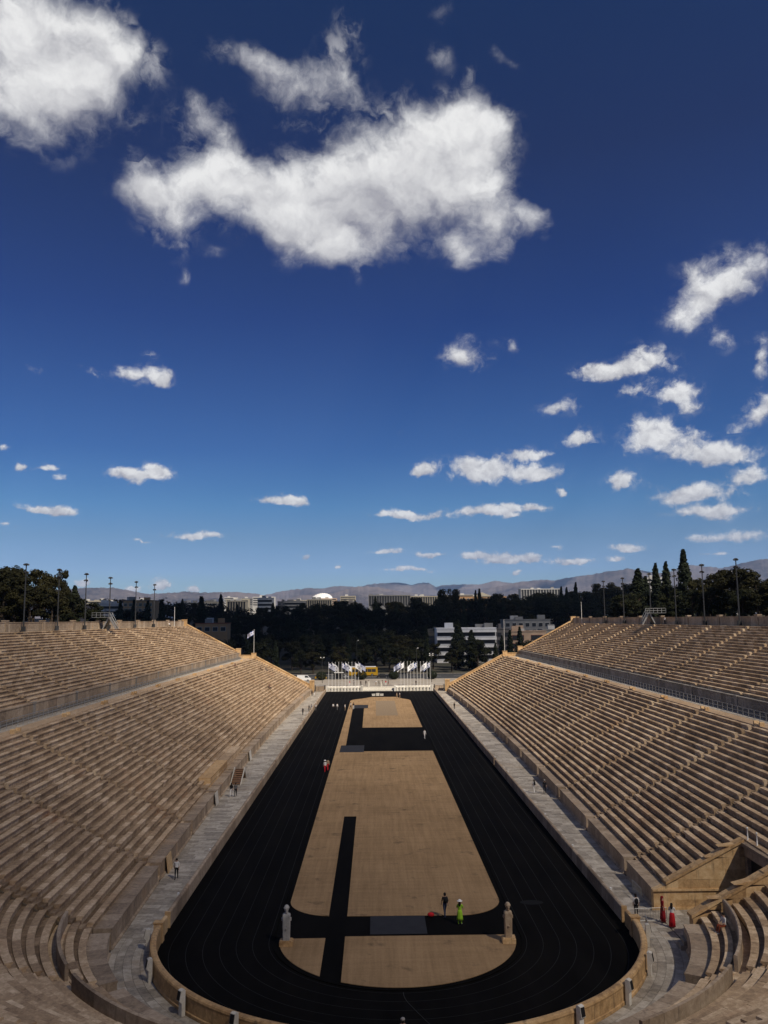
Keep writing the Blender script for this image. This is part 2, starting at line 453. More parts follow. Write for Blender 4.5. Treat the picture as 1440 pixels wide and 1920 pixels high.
# infield: sandy sheets cut by black runways
m, k, b = new_mat('raked_sand')
pos = k.new('ShaderNodeNewGeometry').outputs['Position']
s1 = k.noise(pos, 0.11, 5.0, 0.6)
s2 = k.noise(k.v('MULTIPLY', pos, (1.0, 0.05, 1.0)), 2.2, 4.0, 0.7)
s3 = k.noise(k.v('MULTIPLY', pos, (0.06, 1.0, 1.0)), 1.6, 4.0, 0.7)
s4 = k.noise(pos, 6.0, 5.0, 0.7)
a = k.m('MULTIPLY_ADD', s2, 0.42, k.m('MULTIPLY', s1, 0.42))
a = k.m('MULTIPLY_ADD', s3, 0.26, a)
a = k.m('MULTIPLY_ADD', s4, 0.22, a)
rp = k.new('ShaderNodeValToRGB', inp={0: a})
rp.color_ramp.elements[0].position = 0.44; rp.color_ramp.elements[0].color = (0.190, 0.120, 0.060, 1)
rp.color_ramp.elements[1].position = 0.82; rp.color_ramp.elements[1].color = (0.400, 0.264, 0.142, 1)
st = k.rng(k.noise(k.v('ADD', pos, (5, 9, 0)), 0.42, 6.0, 0.65), 0.56, 0.72, 0.0, 0.75, True)
k.put(b.inputs['Base Color'], k.mix(st, rp.outputs[0], (0.105, 0.072, 0.045, 1)))
b.inputs['Roughness'].default_value = 0.95
b.inputs['Specular IOR Level'].default_value = 0.1
M['sand'] = m
M['sand_pale'] = plain('pale_sand', (0.24, 0.175, 0.11), 0.95, var=0.1)
r_ = 8.32
infield = put('infield', None, None, (0, 0, 0))
tag(infield, kind='structure')
def sheet(name, pts, z0, z1, mat, parent):
    mb = MB(); mb.prism_z(pts, z0, z1)
    return mb.build(name, mat, parent)
def arcp(cx, cy, r, a0, a1, k=14):
    return [(cx + r * math.cos(R(a)), cy + r * math.sin(R(a))) for a in np.linspace(a0, a1, k)]
# bend end, left and right of the runway
aL = [a for a in np.linspace(182, 360, 60)]
circ = [(r_ * math.cos(R(a)), r_ * math.sin(R(a))) for a in aL]
left = [p for p in circ if p[0] < -5.1]
right = [p for p in circ if p[0] > -3.72]
sheet('sand_panel', left + [(-5.1, -math.sqrt(r_ ** 2 - 5.1 ** 2)), (-5.1, -0.25)], 0.0, 0.035, M['sand'], infield)
sheet('sand_panel', [(-3.72, -math.sqrt(r_ ** 2 - 3.72 ** 2))] + right + [(8.28, 0.0), (-3.72, 0.0)], 0.0, 0.035, M['sand'], infield)
# long middle sheet with rounded near corners, split by the runway
sheet('sand_panel', [(-8.32, 36.3), (-8.32, 7.6)] + arcp(-4.9, 7.6, 3.42, 185, 267, 10) + [(-5.1, 4.1), (-5.1, 36.3)], 0.0, 0.035, M['sand'], infield)
sheet('sand_panel', [(-3.7, 36.3), (-3.7, 4.1), (4.6, 4.0)] + arcp(4.7, 7.6, 3.62, 275, 358, 10) + [(8.32, 36.3)], 0.0, 0.035, M['sand'], infield)
sheet('sand_panel', [(-8.32, 36.3), (8.32, 36.3), (8.32, 83.3), (-3.45, 83.3), (-3.45, 82.4), (-7.55, 82.4), (-7.55, 160.9), (-7.0, 161.0), (-7.0, 161.2), (-8.2, 161.2)][:6] + [(-8.32, 82.4)], 0.0, 0.035, M['sand'], infield)
sheet('sand_panel', [(-8.32, 82.4), (-7.6, 82.4), (-7.6, 90.3), (-6.75, 90.3), (-7.15, 152.9), (-8.32, 152.9)], 0.0, 0.035, M['sand'], infield)
sheet('sand_panel', [(-4.15, 114.8), (8.32, 114.8), (8.32, 172.5)] + arcp(2.4, 172.5, 5.92, 2, 86, 8) [0:0] + arcp(0, 172.0, 8.32, 4, 40, 5) + [(4.6, 183.0), (-2.4, 183.2)] + arcp(0, 172.0, 8.32, 130, 176, 6) + [(-8.32, 152.9), (-7.2, 152.9), (-7.2, 161.0), (-3.3, 161.0), (-3.3, 152.8), (-4.3, 152.8)], 0.0, 0.035, M['sand'], infield)
sheet('pale_patch', [(-1.3, 136.0), (3.9, 136.0), (3.9, 171.6), (-1.3, 171.6)], 0.030, 0.042, M['sand_pale'], infield)
# thin black kerb round the infield
kp = [(-8.75, 172.0), (-8.75, 100.0)] + [(8.75 * math.cos(a), 8.75 * math.sin(a)) for a in np.linspace(math.pi, 2 * math.pi, 49)] + [(8.75, 100.0), (8.75, 172.0)]
mb = MB()
for a_, b_ in zip(kp[:-1], kp[1:]):
    d = Vector((b_[0] - a_[0], b_[1] - a_[1])).normalized() * 0.04
    mb.prism_z([(a_[0] - d.y, a_[1] + d.x), (a_[0] + d.y, a_[1] - d.x), (b_[0] + d.y, b_[1] - d.x), (b_[0] - d.y, b_[1] + d.x)], 0.0, 0.06)
mb.build('inner_kerb', M['track'], infield)
# grey mats on the black
M['mat'] = plain('grey_rubber_mat', (0.021, 0.021, 0.024), 0.8, var=0.25, scale=1.0)
for (x0, x1, y0, y1), lab in (((-1.95, 2.15, 0.35, 4.0), 'wide dark grey rubber mat on the black strip between the two herms'),
                              ((-7.55, -3.45, 82.45, 90.2), 'dark grey rubber mat at the far left corner of the long sand sheet'),
                              ((-7.15, -3.35, 152.95, 160.9), 'dark grey rubber mat at the left of the farthest sand sheet')):
    mb = MB(); mb.box(x0, x1, y0, y1, 0.003, 0.03)
    tag(mb.build('rubber_mat', M['mat']), lab, 'mat', 'rubber mats on the infield')

# walkway between the low wall and the podium, both sides and round the bend
walkway = put('walkway', None, None, (0, 0, 0))
tag(walkway, kind='structure')
ys = np.linspace(0, 203, 42)
for s in (-1, 1):
    vs = []
    for y in ys:
        vs += [(s * 16.8, y, 0.085), (s * (PX(0, y) + 0.3), y, 0.085)]
    fs = [((2 * i, 2 * i + 1, 2 * i + 3, 2 * i + 2) if s > 0 else (2 * i, 2 * i + 2, 2 * i + 3, 2 * i + 1)) for i in range(len(ys) - 1)]
    mb = MB(); mb.add(vs, fs)
    mb.build('bedding', M['joint'], walkway)
mb = MB()
mb.arc([(16.8, 0.0), (20.0, 0.0), (20.0, 0.085), (16.8, 0.085)], R(180), R(360), 60)
mb.build('bedding', M['joint'], walkway)
slabs = []
for s in (-1, 1):
    y = 0.02
    while y < 202:
        h = random.choice((0.55, 0.62, 0.72, 0.85)) * (1 if y < 70 else 2)
        x0, x1 = 17.02, PX(0, y) - 0.05
        x = x0
        while x < x1 - 0.05:
            w = random.uniform(0.9, 1.9)
            xe = x1 if x1 - (x + w) < 0.5 else x + w
            slabs.append((y, s, x, xe, y, min(y + h, 203)))
            x = xe
        y += h
ring = []
for c in range(5):
    ra = 17.04 + c * 0.532; rb = ra + 0.524
    a = 180.0
    while a < 360:
        w = math.degrees(random.uniform(0.7, 1.5) / ra)
        ring.append((ra, rb, a, min(a + w, 360)))
        a += w
rest = MB()
slabs.sort(key=lambda q: q[0])
nslab = 0
def slab_mesh(mb, s, x, xe, y0, y1, tone):
    z = 0.095 + random.uniform(-0.004, 0.006)
    a, b2 = sorted((s * (x + 0.008), s * (xe - 0.008)))
    mb.box(a, b2, y0 + 0.008, y1 - 0.008, 0.05, z, tone)
for (ra, rb, a0, a1) in ring:
    mid = (a0 + a1) / 2
    vis = 180 <= mid <= 238 or 305 <= mid <= 360
    mb = MB() if vis and nslab < 140 else rest
    g = math.degrees(0.008 / ra)
    mb.arc([(ra, 0.05), (rb - 0.01, 0.05), (rb - 0.01, 0.095 + random.uniform(-0.004, 0.006)), (ra, 0.095)], R(a0 + g), R(a1 - g), 2, random.random())
    if mb is not rest:
        mb.build('paving_slab', M['paving'], walkway); nslab += 1
for (_, s, x, xe, y0, y1) in slabs:
    if nslab < 300:
        mb = MB(); slab_mesh(mb, s, x, xe, y0, y1, random.random())
        mb.build('paving_slab', M['paving'], walkway); nslab += 1
    else:
        slab_mesh(rest, s, x, xe, y0, y1, random.random())
tag(rest.build('far_paving', M['paving'], walkway), kind='stuff')
# ------------------------------------------------------------------ marble seating
TR, RS = 0.775, 0.40
AISLES = [13.0 + 15.2 * k for k in range(13)]            # 13 ... 195.4
AW = 0.95                                                 # aisle width
END_Y = 200.0
LOW = [(1.2 + TR * i, 1.5 + RS * i) for i in range(23)]
UPP = [(24.2 + TR * i, 12.45 + 0.395 * i) for i in range(21)]

def bench_profile(rise, jx=0.0, jz=0.0):
    return [(0.10 + jx, -0.14), (0.46, -0.14), (0.46, rise + jz), (0.0 + jx, rise + jz), (-0.018 + jx, rise - 0.025 + jz), (-0.014 + jx, rise - 0.115 + jz), (0.085 + jx, rise - 0.15)]

def bench_mesh(L, rise, seed):
    rd = random.Random(seed)
    mb = MB()
    y = -L / 2
    while y < L / 2 - 0.01:
        w = rd.uniform(0.9, 2.1)
        ye = L / 2 if L / 2 - (y + w) < 0.6 else y + w
        mb.prism_y(bench_profile(rise, rd.uniform(-0.012, 0.012), rd.uniform(-0.012, 0.008)), y + 0.006, ye - 0.006, rd.random())
        y = ye
    y = -L / 2
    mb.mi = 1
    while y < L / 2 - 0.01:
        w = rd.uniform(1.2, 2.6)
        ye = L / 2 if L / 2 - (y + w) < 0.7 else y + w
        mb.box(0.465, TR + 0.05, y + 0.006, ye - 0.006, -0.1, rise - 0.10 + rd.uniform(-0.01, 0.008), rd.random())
        y = ye
    return mb.mesh('bench', [M['bench'], M['foot']])

_bm = {}
def get_bench(L, rise, var):
    key = (round(L, 1), rise, var)
    if key not in _bm:
        _bm[key] = bench_mesh(round(L, 1), rise, hash(key) & 0xffff)
    return _bm[key]

def place(name, data, parent, s, off, Y, z):
    b = math.atan(slope(off, Y))
    return put(name, data, parent, (s * PX(off, Y), Y, z), -b if s > 0 else math.pi + b)

def aisle_mesh(nrows, rise, name):
    rd = random.Random(nrows)
    mb = MB()
    for i in range(nrows):
        mb.box(TR * i, TR * i + TR / 2, -AW / 2, AW / 2, rise * i - 0.3, rise * i + rise * 0.5 - 0.06, rd.random())
        mb.box(TR * i + TR / 2, TR * i + TR, -AW / 2, AW / 2, rise * i - 0.3, rise * i + rise - 0.06, rd.random())
    return mb.mesh(name, M['foot'])
am_low, am_upp = aisle_mesh(23, RS, 'aisle_stair'), aisle_mesh(21, 0.395, 'aisle_stair')

def podium_mesh(L, seed):
    rd = random.Random(seed); mb = MB(); y = -L / 2
    prof = [(-0.14, 0.0), (1.24, 0.0), (1.24, 1.5), (-0.05, 1.5), (-0.06, 1.40), (0.0, 1.36), (0.0, 0.26), (-0.10, 0.2), (-0.14, 0.18)]
    while y < L / 2 - 0.01:
        w = rd.uniform(0.8, 1.35)
        ye = L / 2 if L / 2 - (y + w) < 0.5 else y + w
        mb.prism_y(prof, y + 0.008, ye - 0.008, rd.random()); y = ye
    return mb.mesh('podium_wall', M['wall'])

def upwall_mesh(L, seed):
    rd = random.Random(seed); mb = MB(); y = -L / 2
    prof = [(0.0, 10.6), (0.75, 10.6), (0.75, 12.45), (-0.08, 12.45), (-0.09, 12.32), (-0.02, 12.26), (0.0, 11.05)]
    while y < L / 2 - 0.01:
        w = rd.uniform(1.1, 1.9)
        ye = L / 2 if L / 2 - (y + w) < 0.6 else y + w
        mb.prism_y(prof, y + 0.008, ye - 0.008, rd.random()); y = ye
    return mb.mesh('front_wall', M['wall'] if seed < 170 else M['grey'])  # light painted in: warm marble for the sunlit left, grey for the right

def parapet_mesh(L, seed):
    rd = random.Random(seed); mb = MB(); y = -L / 2
    prof = [(0.0, 20.6), (0.5, 20.6), (0.5, 22.35), (-0.05, 22.35), (-0.05, 22.22), (0.02, 22.16), (0.02, 21.1), (0.0, 21.05)]
    while y < L / 2 - 0.01:
        w = rd.uniform(1.4, 2.4)
        ye = L / 2 if L / 2 - (y + w) < 0.7 else y + w
        mb.prism_y(prof, y + 0.006, ye - 0.006, rd.random()); y = ye
    return mb.mesh('wall_panel', M['wall'])

def swept(s, prof, ys, name, mat, parent):
    """sweep an (off, z) outline down the stand, following its bow"""
    k = len(prof); vs = []
    for y in ys:
        vs += [(s * PX(o, y), y, z) for o, z in prof]
    fs = []
    for j in range(len(ys) - 1):
        for i in range(k):
            q = (j * k + i, (j + 1) * k + i, (j + 1) * k + (i + 1) % k, j * k + (i + 1) % k)
            fs.append(q if s > 0 else q[::-1])
    fs.append(tuple(range(k))); fs.append(tuple(range(len(vs) - 1, len(vs) - k - 1, -1)))
    mb = MB(); mb.add(vs, fs)
    return mb.build(name, mat, parent)

def wedges(first):
    e = [first] + AISLES + [END_Y + 0.47]
    return [((e[i] + AW / 2 if i else e[i]), e[i + 1] - AW / 2) for i in range(len(e) - 1)]

SIDE = {-1: 'left', 1: 'right'}
ys_sw = list(np.linspace(-2.1, END_Y, 28))
for s in (-1, 1):
    look = 'sun-warmed brown' if s < 0 else 'grey-brown'
    tier = thing('seating_tier', (s * 20.0, 100, 0), '%s lower block of marble benches beside the %s walkway' % (look, SIDE[s]), 'stands')
    w0 = wedges(-2.1)
    for k, (a, b_) in enumerate(w0[:-1]):
        for i, (off, z) in enumerate(LOW):
            a2 = a
            if s > 0 and k == 0 and i < 8:
                a2 = 5.05
            place('bench', get_bench(b_ - a2, RS, (i * 3 + k * 5) % 7), tier, s, off, (a2 + b_) / 2, z)
        a2 = 5.05 if (s > 0 and k == 0) else a
        place('podium_wall', podium_mesh(b_ - a2, 50 + k), tier, s, 0, (a2 + b_) / 2, 0)
    a, b_ = w0[-1]
    last = MB()
    rd = random.Random(5)
    for off, z in LOW:
        last.prism_y([(s * (PX(off, 198) + q[0]), z + q[1]) for q in bench_profile(RS)][::s], a, b_, rd.random())
        x0, x1 = sorted((s * (PX(off, 198) + 0.465), s * (PX(off, 198) + TR)))
        last.box(x0, x1, a, b_, z - 0.1, z + RS - 0.1, rd.random())
    tag(last.build('end_benches', M['bench'], tier), kind='stuff')
    for k, y in enumerate(AISLES):
        place('aisle_stair', am_low, tier, s, LOW[0][0], y, 1.5)
        mb = MB()                                             # little stair cut into the podium
        for q in range(4):
            mb.box(0.28 * q, 1.3, -AW / 2, AW / 2, 0.0, 0.35 * (q + 1) + 0.04, random.random())
        place('podium_step', mb.mesh('podium_step', M['bench']), tier, s, 0.06, y, 0)
        mb = MB()                                             # raised end seat where the aisle meets the ledge
        mb.prism_x([(-0.85, 0.0), (0.85, 0.0), (0.85, 0.55), (0.62, 0.62), (0.52, 0.34), (-0.52, 0.34), (-0.62, 0.62), (-0.85, 0.55)], 0, 0.5, 0.9)
        place('end_seat', mb.mesh('end_seat', M['ochre']), tier, s, 19.05, y, 10.58)
    if s < 0:
        place('aisle_stair', am_low, tier, s, LOW[0][0], -2.58, 1.5)
    swept(s, [(1.25, -0.2), (1.25, 1.3), (19.0, 10.45), (19.0, -0.2)] if s < 0 else [(7.6, -0.2), (7.6, 4.55), (19.0, 10.45), (19.0, -0.2)], [-3.2] + ys_sw[1:], 'core', M['core'], tier)
    if s > 0:
        swept(s, [(1.25, -0.2), (1.25, 1.3), (7.6, 4.57), (7.6, -0.2)], list(np.linspace(4.7, END_Y, 26)), 'core', M['core'], tier)
    # end wall with sloping coping
    X = lambda o: s * PX(o, END_Y)
    mb = MB()
    mb.prism_y([(X(-0.1), -0.1), (X(19.2), -0.1), (X(19.2), 11.5), (X(1.3), 2.35), (X(-0.1), 2.35)][::s], END_Y, END_Y + 0.7, 0.4)
    ew = mb.build('end_wall', M['ochre'], tier)
    mb = MB()
    for q in range(14):
        o0, o1 = 1.2 + 18.0 * q / 14, 1.2 + 18.0 * (q + 1) / 14 - 0.02
        z0, z1 = 2.3 + 9.2 * q / 14, 2.3 + 9.2 * (q + 1) / 14
        mb.prism_y([(X(o0), z0), (X(o1), z1 - 0.01), (X(o1), z1 + 0.27), (X(o0), z0 + 0.28)][::s], END_Y - 0.12, END_Y + 0.82, random.random())
    mb.build('coping', M['ochre'], tier)
    mb = MB()
    for o0, o1, zt in ((-0.15, 1.35, 3.55), (18.4, 19.8, 12.1)):
        a_, b2 = sorted((X(o0), X(o1)))
        mb.box(a_, b2, END_Y - 0.18, END_Y + 1.2, 0.0, zt, random.random())
        mb.box(a_ - 0.08, b2 + 0.08, END_Y - 0.26, END_Y + 1.28, zt, zt + 0.16, random.random())
    mb.build('end_pier', M['ochre'], tier)

    # ledge and walk between the two tiers
    walk = put('terrace_walk', None, None, (s * 41.0, 100, 10.6))
    tag(walk, kind='structure')
    swept(s, [(18.95, 10.3), (20.9, 10.3), (20.9, 10.74), (19.05, 10.74)], ys_sw, 'ledge', M['bench'], walk)
    swept(s, [(20.9, 10.2), (23.2, 10.2), (23.2, 10.58), (20.9, 10.58)], ys_sw, 'walk_paving', M['paving'], walk)
    swept(s, [(23.0, 10.3), (23.52, 10.3), (23.52, 11.02), (23.28, 11.02), (23.28, 10.8), (23.0, 10.8)], ys_sw, 'step_course', M['grey'], walk)

    # upper tier
    up = thing('seating_tier', (s * 44.0, 106, 11), '%s upper block of marble benches under the %s floodlight masts' % ('tan' if s < 0 else 'dull grey', SIDE[s]), 'stands')
    w1 = wedges(-2.1)
    for k, (a, b_) in enumerate(w1):
        L = b_ - a
        if k == len(w1) - 1 or k == 0:
            mb = MB(); rd = random.Random(k)
            for off, z in UPP:
                yy = (a + b_) / 2
                mb.prism_y([(s * (PX(off, yy) + q[0]), z + q[1]) for q in bench_profile(0.395)][::s], a, b_, rd.random())
                x0, x1 = sorted((s * (PX(off, yy) + 0.465), s * (PX(off, yy) + TR)))
                mb.box(x0, x1, a, b_, z - 0.1, z + 0.295, rd.random())
            tag(mb.build('end_benches', M['bench'], up), kind='stuff')
        else:
            for i, (off, z) in enumerate(UPP):
                place('bench', get_bench(L, 0.395, (i * 2 + k * 3) % 7), up, s, off, (a + b_) / 2, z)
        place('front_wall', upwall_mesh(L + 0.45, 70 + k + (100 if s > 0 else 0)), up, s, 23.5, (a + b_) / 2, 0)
    for y in AISLES:
        place('aisle_stair', am_upp, up, s, UPP[0][0], y, 12.45)
        mb = MB(); mb.box(-0.1, 0.15, -0.36, 0.36, 10.6, 12.30, 0.3); mb.box(-0.16, 0.2, -0.42, 0.42, 12.30, 12.52, 0.8)
        place('pilaster', mb.mesh('pilaster', M['grey']), up, s, 23.5, y, 0)
    swept(s, [(24.2, 10.4), (24.2, 12.25), (40.5, 20.5), (41.4, 20.62), (41.4, 10.4)], [-2.1] + ys_sw[1:], 'core', M['core'], up)
    swept(s, [(40.48, 20.3), (41.4, 20.3), (41.4, 20.72), (40.48, 20.72)], ys_sw, 'top_walk', M['paving'], up)
    mb = MB()
    mb.prism_y([(X(23.4), 9.0), (X(41.6), 9.0), (X(41.6), 21.6), (X(24.6), 12.9), (X(23.4), 12.9)][::s], END_Y, END_Y + 0.7, 0.4)
    mb.build('end_wall', M['ochre'], up)
    mb = MB()
    for q in range(14):
        o0, o1 = 24.6 + 16.2 * q / 14, 24.6 + 16.2 * (q + 1) / 14 - 0.02
        z0, z1 = 12.9 + 8.4 * q / 14, 12.9 + 8.4 * (q + 1) / 14
        mb.prism_y([(X(o0), z0), (X(o1), z1 - 0.01), (X(o1), z1 + 0.29), (X(o0), z0 + 0.3)][::s], END_Y - 0.12, END_Y + 0.82, random.random())
    mb.build('coping', M['ochre'], up)
    mb = MB()
    for o0, o1, zt in ((23.3, 24.7, 13.55), (40.6, 42.0, 22.65)):
        a_, b2 = sorted((X(o0), X(o1)))
        mb.box(a_, b2, END_Y - 0.18, END_Y + 1.2, 9.0, zt, random.random())
        mb.box(a_ - 0.08, b2 + 0.08, END_Y - 0.26, END_Y + 1.28, zt, zt + 0.16, random.random())
    mb.build('end_pier', M['ochre'], up)
    mb = MB()
    a_, b2 = sorted((X(19.6), X(23.4)))
    mb.box(a_, b2, END_Y + 0.1, END_Y + 0.55, 8.5, 11.55, 0.6); mb.box(a_, b2, END_Y + 0.0, END_Y + 0.65, 11.55, 11.7, 0.9)
    mb.build('end_parapet', M['ochre'], up)

    # parapet along the top
    pw = thing('parapet_wall', (s * 61.1, 100, 20.6), 'long panelled marble parapet along the top of the %s stand' % SIDE[s], 'wall')
    for k, (a, b_) in enumerate(w1):
        place('wall_panel', parapet_mesh(b_ - a + AW - 0.02, 90 + k), pw, s, 41.3, (a + b_) / 2, 0)
    for y in AISLES:
        mb = MB(); mb.box(-0.1, 0.6, -0.55, 0.55, 20.6, 22.5, 0.5); mb.box(-0.16, 0.66, -0.62, 0.62, 22.5, 22.66, 0.9)
        place('pier', mb.mesh('pier', M['wall']), pw, s, 41.3, y, 0)

    # railing on the terrace walk
    rail = thing('railing', (s * 42.4, 100, 10.58), 'thin grey metal railing along the %s terrace walk' % SIDE[s], 'railing')
    yy = list(np.arange(2.0, 198.5, 1.52))
    pm = MB(); pm.tube((0, 0, 0), (0, 0, 1.0), 0.035, n=6); pm.lathe([(0.09, 0.0), (0.07, 0.05)], 8)
    pmesh = pm.mesh('post', M['steel'])
    for y in yy:
        put('post', pmesh, rail, (s * PX(22.1, y), y, 10.58))
    for hz in (0.98, 0.5):
        mb = MB()
        for a_, b2 in zip(yy[:-1:4], yy[4::4]):
            mb.tube((s * PX(22.1, a_), a_, 10.58 + hz), (s * PX(22.1, b2), b2, 10.58 + hz), 0.028, n=6, caps=False)
        mb.build('rail', M['steel'], rail)

# ------------------------------------------------------------------ the curved end under the camera
bowl = thing('seating_tier', (0, -20, 0), 'curved lower marble benches wrapping round the near bend of the track', 'stands')
CL = [(20.9, 1.5), (20.9 + TR, 1.5 + 0.36)] + [(23.15 + TR * i, 2.30 + RS * i) for i in range(20)]
W_EDGE = [6, 34, 62, 90, 118, 146, 174]
def curved(mb, r, z, rise, a0, a1, rd):
    a = a0
    while a < a1 - 1e-6:
        w = rd.uniform(1.0, 2.1) / r
        ae = a1 if (a1 - a - w) * r < 0.6 else a + w
        st = max(2, int((ae - a) * r / 0.55))
        mb.arc([(r + q[0], z + q[1]) for q in bench_profile(rise, rd.uniform(-0.012, 0.012), rd.uniform(-0.012, 0.008))], a + 0.006 / r, ae - 0.006 / r, st, rd.random())
        mb.mi = 1
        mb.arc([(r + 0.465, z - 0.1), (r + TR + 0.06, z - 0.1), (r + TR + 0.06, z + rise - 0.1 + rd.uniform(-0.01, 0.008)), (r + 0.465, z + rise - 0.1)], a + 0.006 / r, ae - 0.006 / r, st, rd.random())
        mb.mi = 0
        a = ae
for w in range(6):
    a0, a1 = W_EDGE[w], W_EDGE[w + 1]
    for i, (r, z) in enumerate(CL):
        rd = random.Random(w * 100 + i)
        s0 = -R(a1) + (AW / 2) / r if w < 5 else -math.pi + math.asin(3.06 / r)
        s1 = -R(a0) - (AW / 2) / r if w > 0 else -math.asin(2.35 / r)
        mb = MB(); curved(mb, r, z, 0.36 if i < 2 else RS, s0, s1, rd)
        mb.build('bench', [M['bench'], M['foot']], bowl)
    rd = random.Random(w)
    mb = MB()
    s0, s1 = -R(a1) + 0.03, -R(a0) - 0.03
    if w == 0: s1 = -math.asin(2.6 / 19.7)
    if w == 5: s0 = -math.pi + math.asin(2.9 / 19.7)
    a = s0
    while a < s1 - 1e-6:
        ww = rd.uniform(1.0, 1.6) / 19.7
        ae = s1 if s1 - a - ww < 0.03 else a + ww
        mb.arc([(19.56, 0.0), (20.95, 0.0), (20.95, 1.5), (19.65, 1.5), (19.64, 1.40), (19.7, 1.36), (19.7, 0.26), (19.6, 0.2)], a + 0.0004, ae - 0.0004, 2, rd.random())
        a = ae
    mb.build('podium_wall', M['wall'], bowl)
    mb = MB()                                                  # thin high back of the front seats
    s0, s1 = -R(a1) + 0.032, -R(a0) - 0.032
    if w == 5: s0 = -math.pi + math.asin(3.2 / 22.5)
    if w == 0: s1 = -math.asin(2.5 / 22.5)
    for q in range(6):
        mb.arc([(22.47, 1.8), (22.66, 1.8), (22.66, 3.02), (22.50, 3.05), (22.44, 2.98)], s0 + (s1 - s0) * q / 6 + 0.0003, s0 + (s1 - s0) * (q + 1) / 6 - 0.0003, 4, random.random())
    mb.build('seat_back', M['wall'], bowl)
    mb = MB()
    mb.arc([(22.3, 0.5), (23.2, 0.5), (23.2, 2.12), (22.3, 2.12)], -R(a1), -R(a0), 16, 0.4)
    mb.build('gangway', M['bench'], bowl)
for a in W_EDGE[1:-1]:
    mb = MB(); rd = random.Random(a)
    for i, (r, z) in enumerate(CL):
        for q in range(2):
            hh = AW / 2 / (r + 0.3)
            mb.arc([(r + q * TR / 2, z - 0.4), (r + (q + 1) * TR / 2, z - 0.4), (r + (q + 1) * TR / 2, z + RS * (q + 1) / 2 - 0.06), (r + q * TR / 2, z + RS * (q + 1) / 2 - 0.06)], -R(a) - hh, -R(a) + hh, 1, rd.random())
    for q in range(4):
        mb.arc([(19.75 + 0.28 * q, 0), (21, 0), (21, 0.35 * (q + 1) + 0.04), (19.75 + 0.28 * q, 0.35 * (q + 1) + 0.04)], -R(a) - 0.024, -R(a) + 0.024, 1, rd.random())
    mb.build('aisle_stair', M['bench'], bowl)
mb = MB(); mb.arc([(20.9, -0.2), (38.8, -0.2), (38.8, 10.3), (22.6, 1.7), (20.9, 1.2)], R(180.5), R(354.4), 70); mb.build('core', M['core'], bowl)
mb = MB()
mb.arc([(38.6, 10.0), (43.3, 10.0), (43.3, 10.6), (38.6, 10.6)], R(180), R(360), 60, 0.4)
mb.build('terrace_walk', M['paving'], bowl)
back = thing('seating_tier', (0, -45, 10), 'curved upper marble benches below the viewpoint at the near end', 'stands')
mb = MB(); rd = random.Random(3)
for i in range(21):
    r, z = 43.9 + TR * i, 12.45 + 0.395 * i
    for w in range(18):
        mb.arc([(r, z - 0.1), (r + 0.41, z - 0.1), (r + 0.41, z + 0.395), (r, z + 0.395)], R(180 + 10 * w) + 0.01, R(190 + 10 * w) - 0.01, 6, rd.random())
        mb.arc([(r + 0.415, z - 0.1), (r + 0.79, z - 0.1), (r + 0.79, z + 0.295), (r + 0.415, z + 0.295)], R(180 + 10 * w), R(190 + 10 * w), 6, rd.random())
tag(mb.build('bench_rows', M['bench'], back), kind='stuff')
mb = MB(); mb.arc([(43.2, 10.0), (62.0, 10.0), (62.0, 20.7), (60.2, 20.7), (43.95, 12.3), (43.2, 12.45)], R(180), R(360), 70, 0.3); mb.build('core', M['grey'], back)

# ------------------------------------------------------------------ passage to the tunnel, right side
tun = thing('tunnel_passage', (24, 2, 0), 'ochre marble passage cut into the right stand with a dark tunnel mouth', 'passage')
rd = random.Random(11)
def blockwall(mb, x0, x1, y0, y1, ztop, rows=4):
    """coursed wall along x whose top follows ztop(x)"""
    zt = 0.05
    h = [0.75, 0.62, 0.85, 0.7, 0.9, 0.8, 0.9, 0.9]
    for q in range(8):
        x = x0 + (0.4 if q % 2 else 0.0) * -1
        while x < x1 - 0.02:
            w = rd.uniform(1.1, 2.4)
            xa, xb = max(x, x0), min(x + w, x1)
            za, zb = min(zt + h[q], ztop(xa)), min(zt + h[q], ztop(xb))
            if xb - xa > 0.05 and max(za, zb) > zt + 0.04:
                mb.prism_y([(xa + 0.006, zt), (xb - 0.006, zt), (xb - 0.006, max(zb, zt + 0.01) - 0.008), (xa + 0.006, max(za, zt + 0.01) - 0.008)], y0 + rd.uniform(-0.012, 0.012), y1, rd.random())
            x += w
        zt += h[q]
top_far = lambda x: 1.95 + (x - 20.9) * 0.495 if x > 20.9 else 1.5
mb = MB(); blockwall(mb, 19.78, 27.0, 4.42, 5.02, top_far); mb.build('side_wall', M['ochre'], tun)
mb = MB(); blockwall(mb, 20.3, 27.0, -2.25, -1.55, lambda x: 1.75 + (x - 20.3) * 0.515); mb.build('side_wall', M['ochre'], tun)
for y0, y1, x0, zz, sl in ((4.3, 5.14, 20.75, 1.93, 0.495), (-2.34, -1.44, 20.2, 1.72, 0.515)):
    mb = MB()
    L = (27.0 - x0) / 6
    for q in range(6):
        xa, xb = x0 + L * q, x0 + L * (q + 1) - 0.015
        za, zb = zz + sl * L * q, zz + sl * (L * (q + 1) - 0.015)
        mb.prism_y([(xa, za), (xb, zb), (xb, zb + 0.2), (xa, za + 0.2)], y0, (y0 + y1) / 2, rd.random())
        mb.prism_y([(xa, za), (xb, zb), (xb, zb + 0.2), (xa, za + 0.2)], (y0 + y1) / 2 + 0.003, y1, rd.random())
    mb.build('coping', M['ochre'], tun)
mb = MB(); mb.box(19.7, 27.0, 4.30, 4.42, 1.46, 1.60, 0.6); mb.box(19.6, 27.0, 4.33, 4.42, 0.05, 0.28, 0.4); mb.build('moulding', M['ochre'], tun)
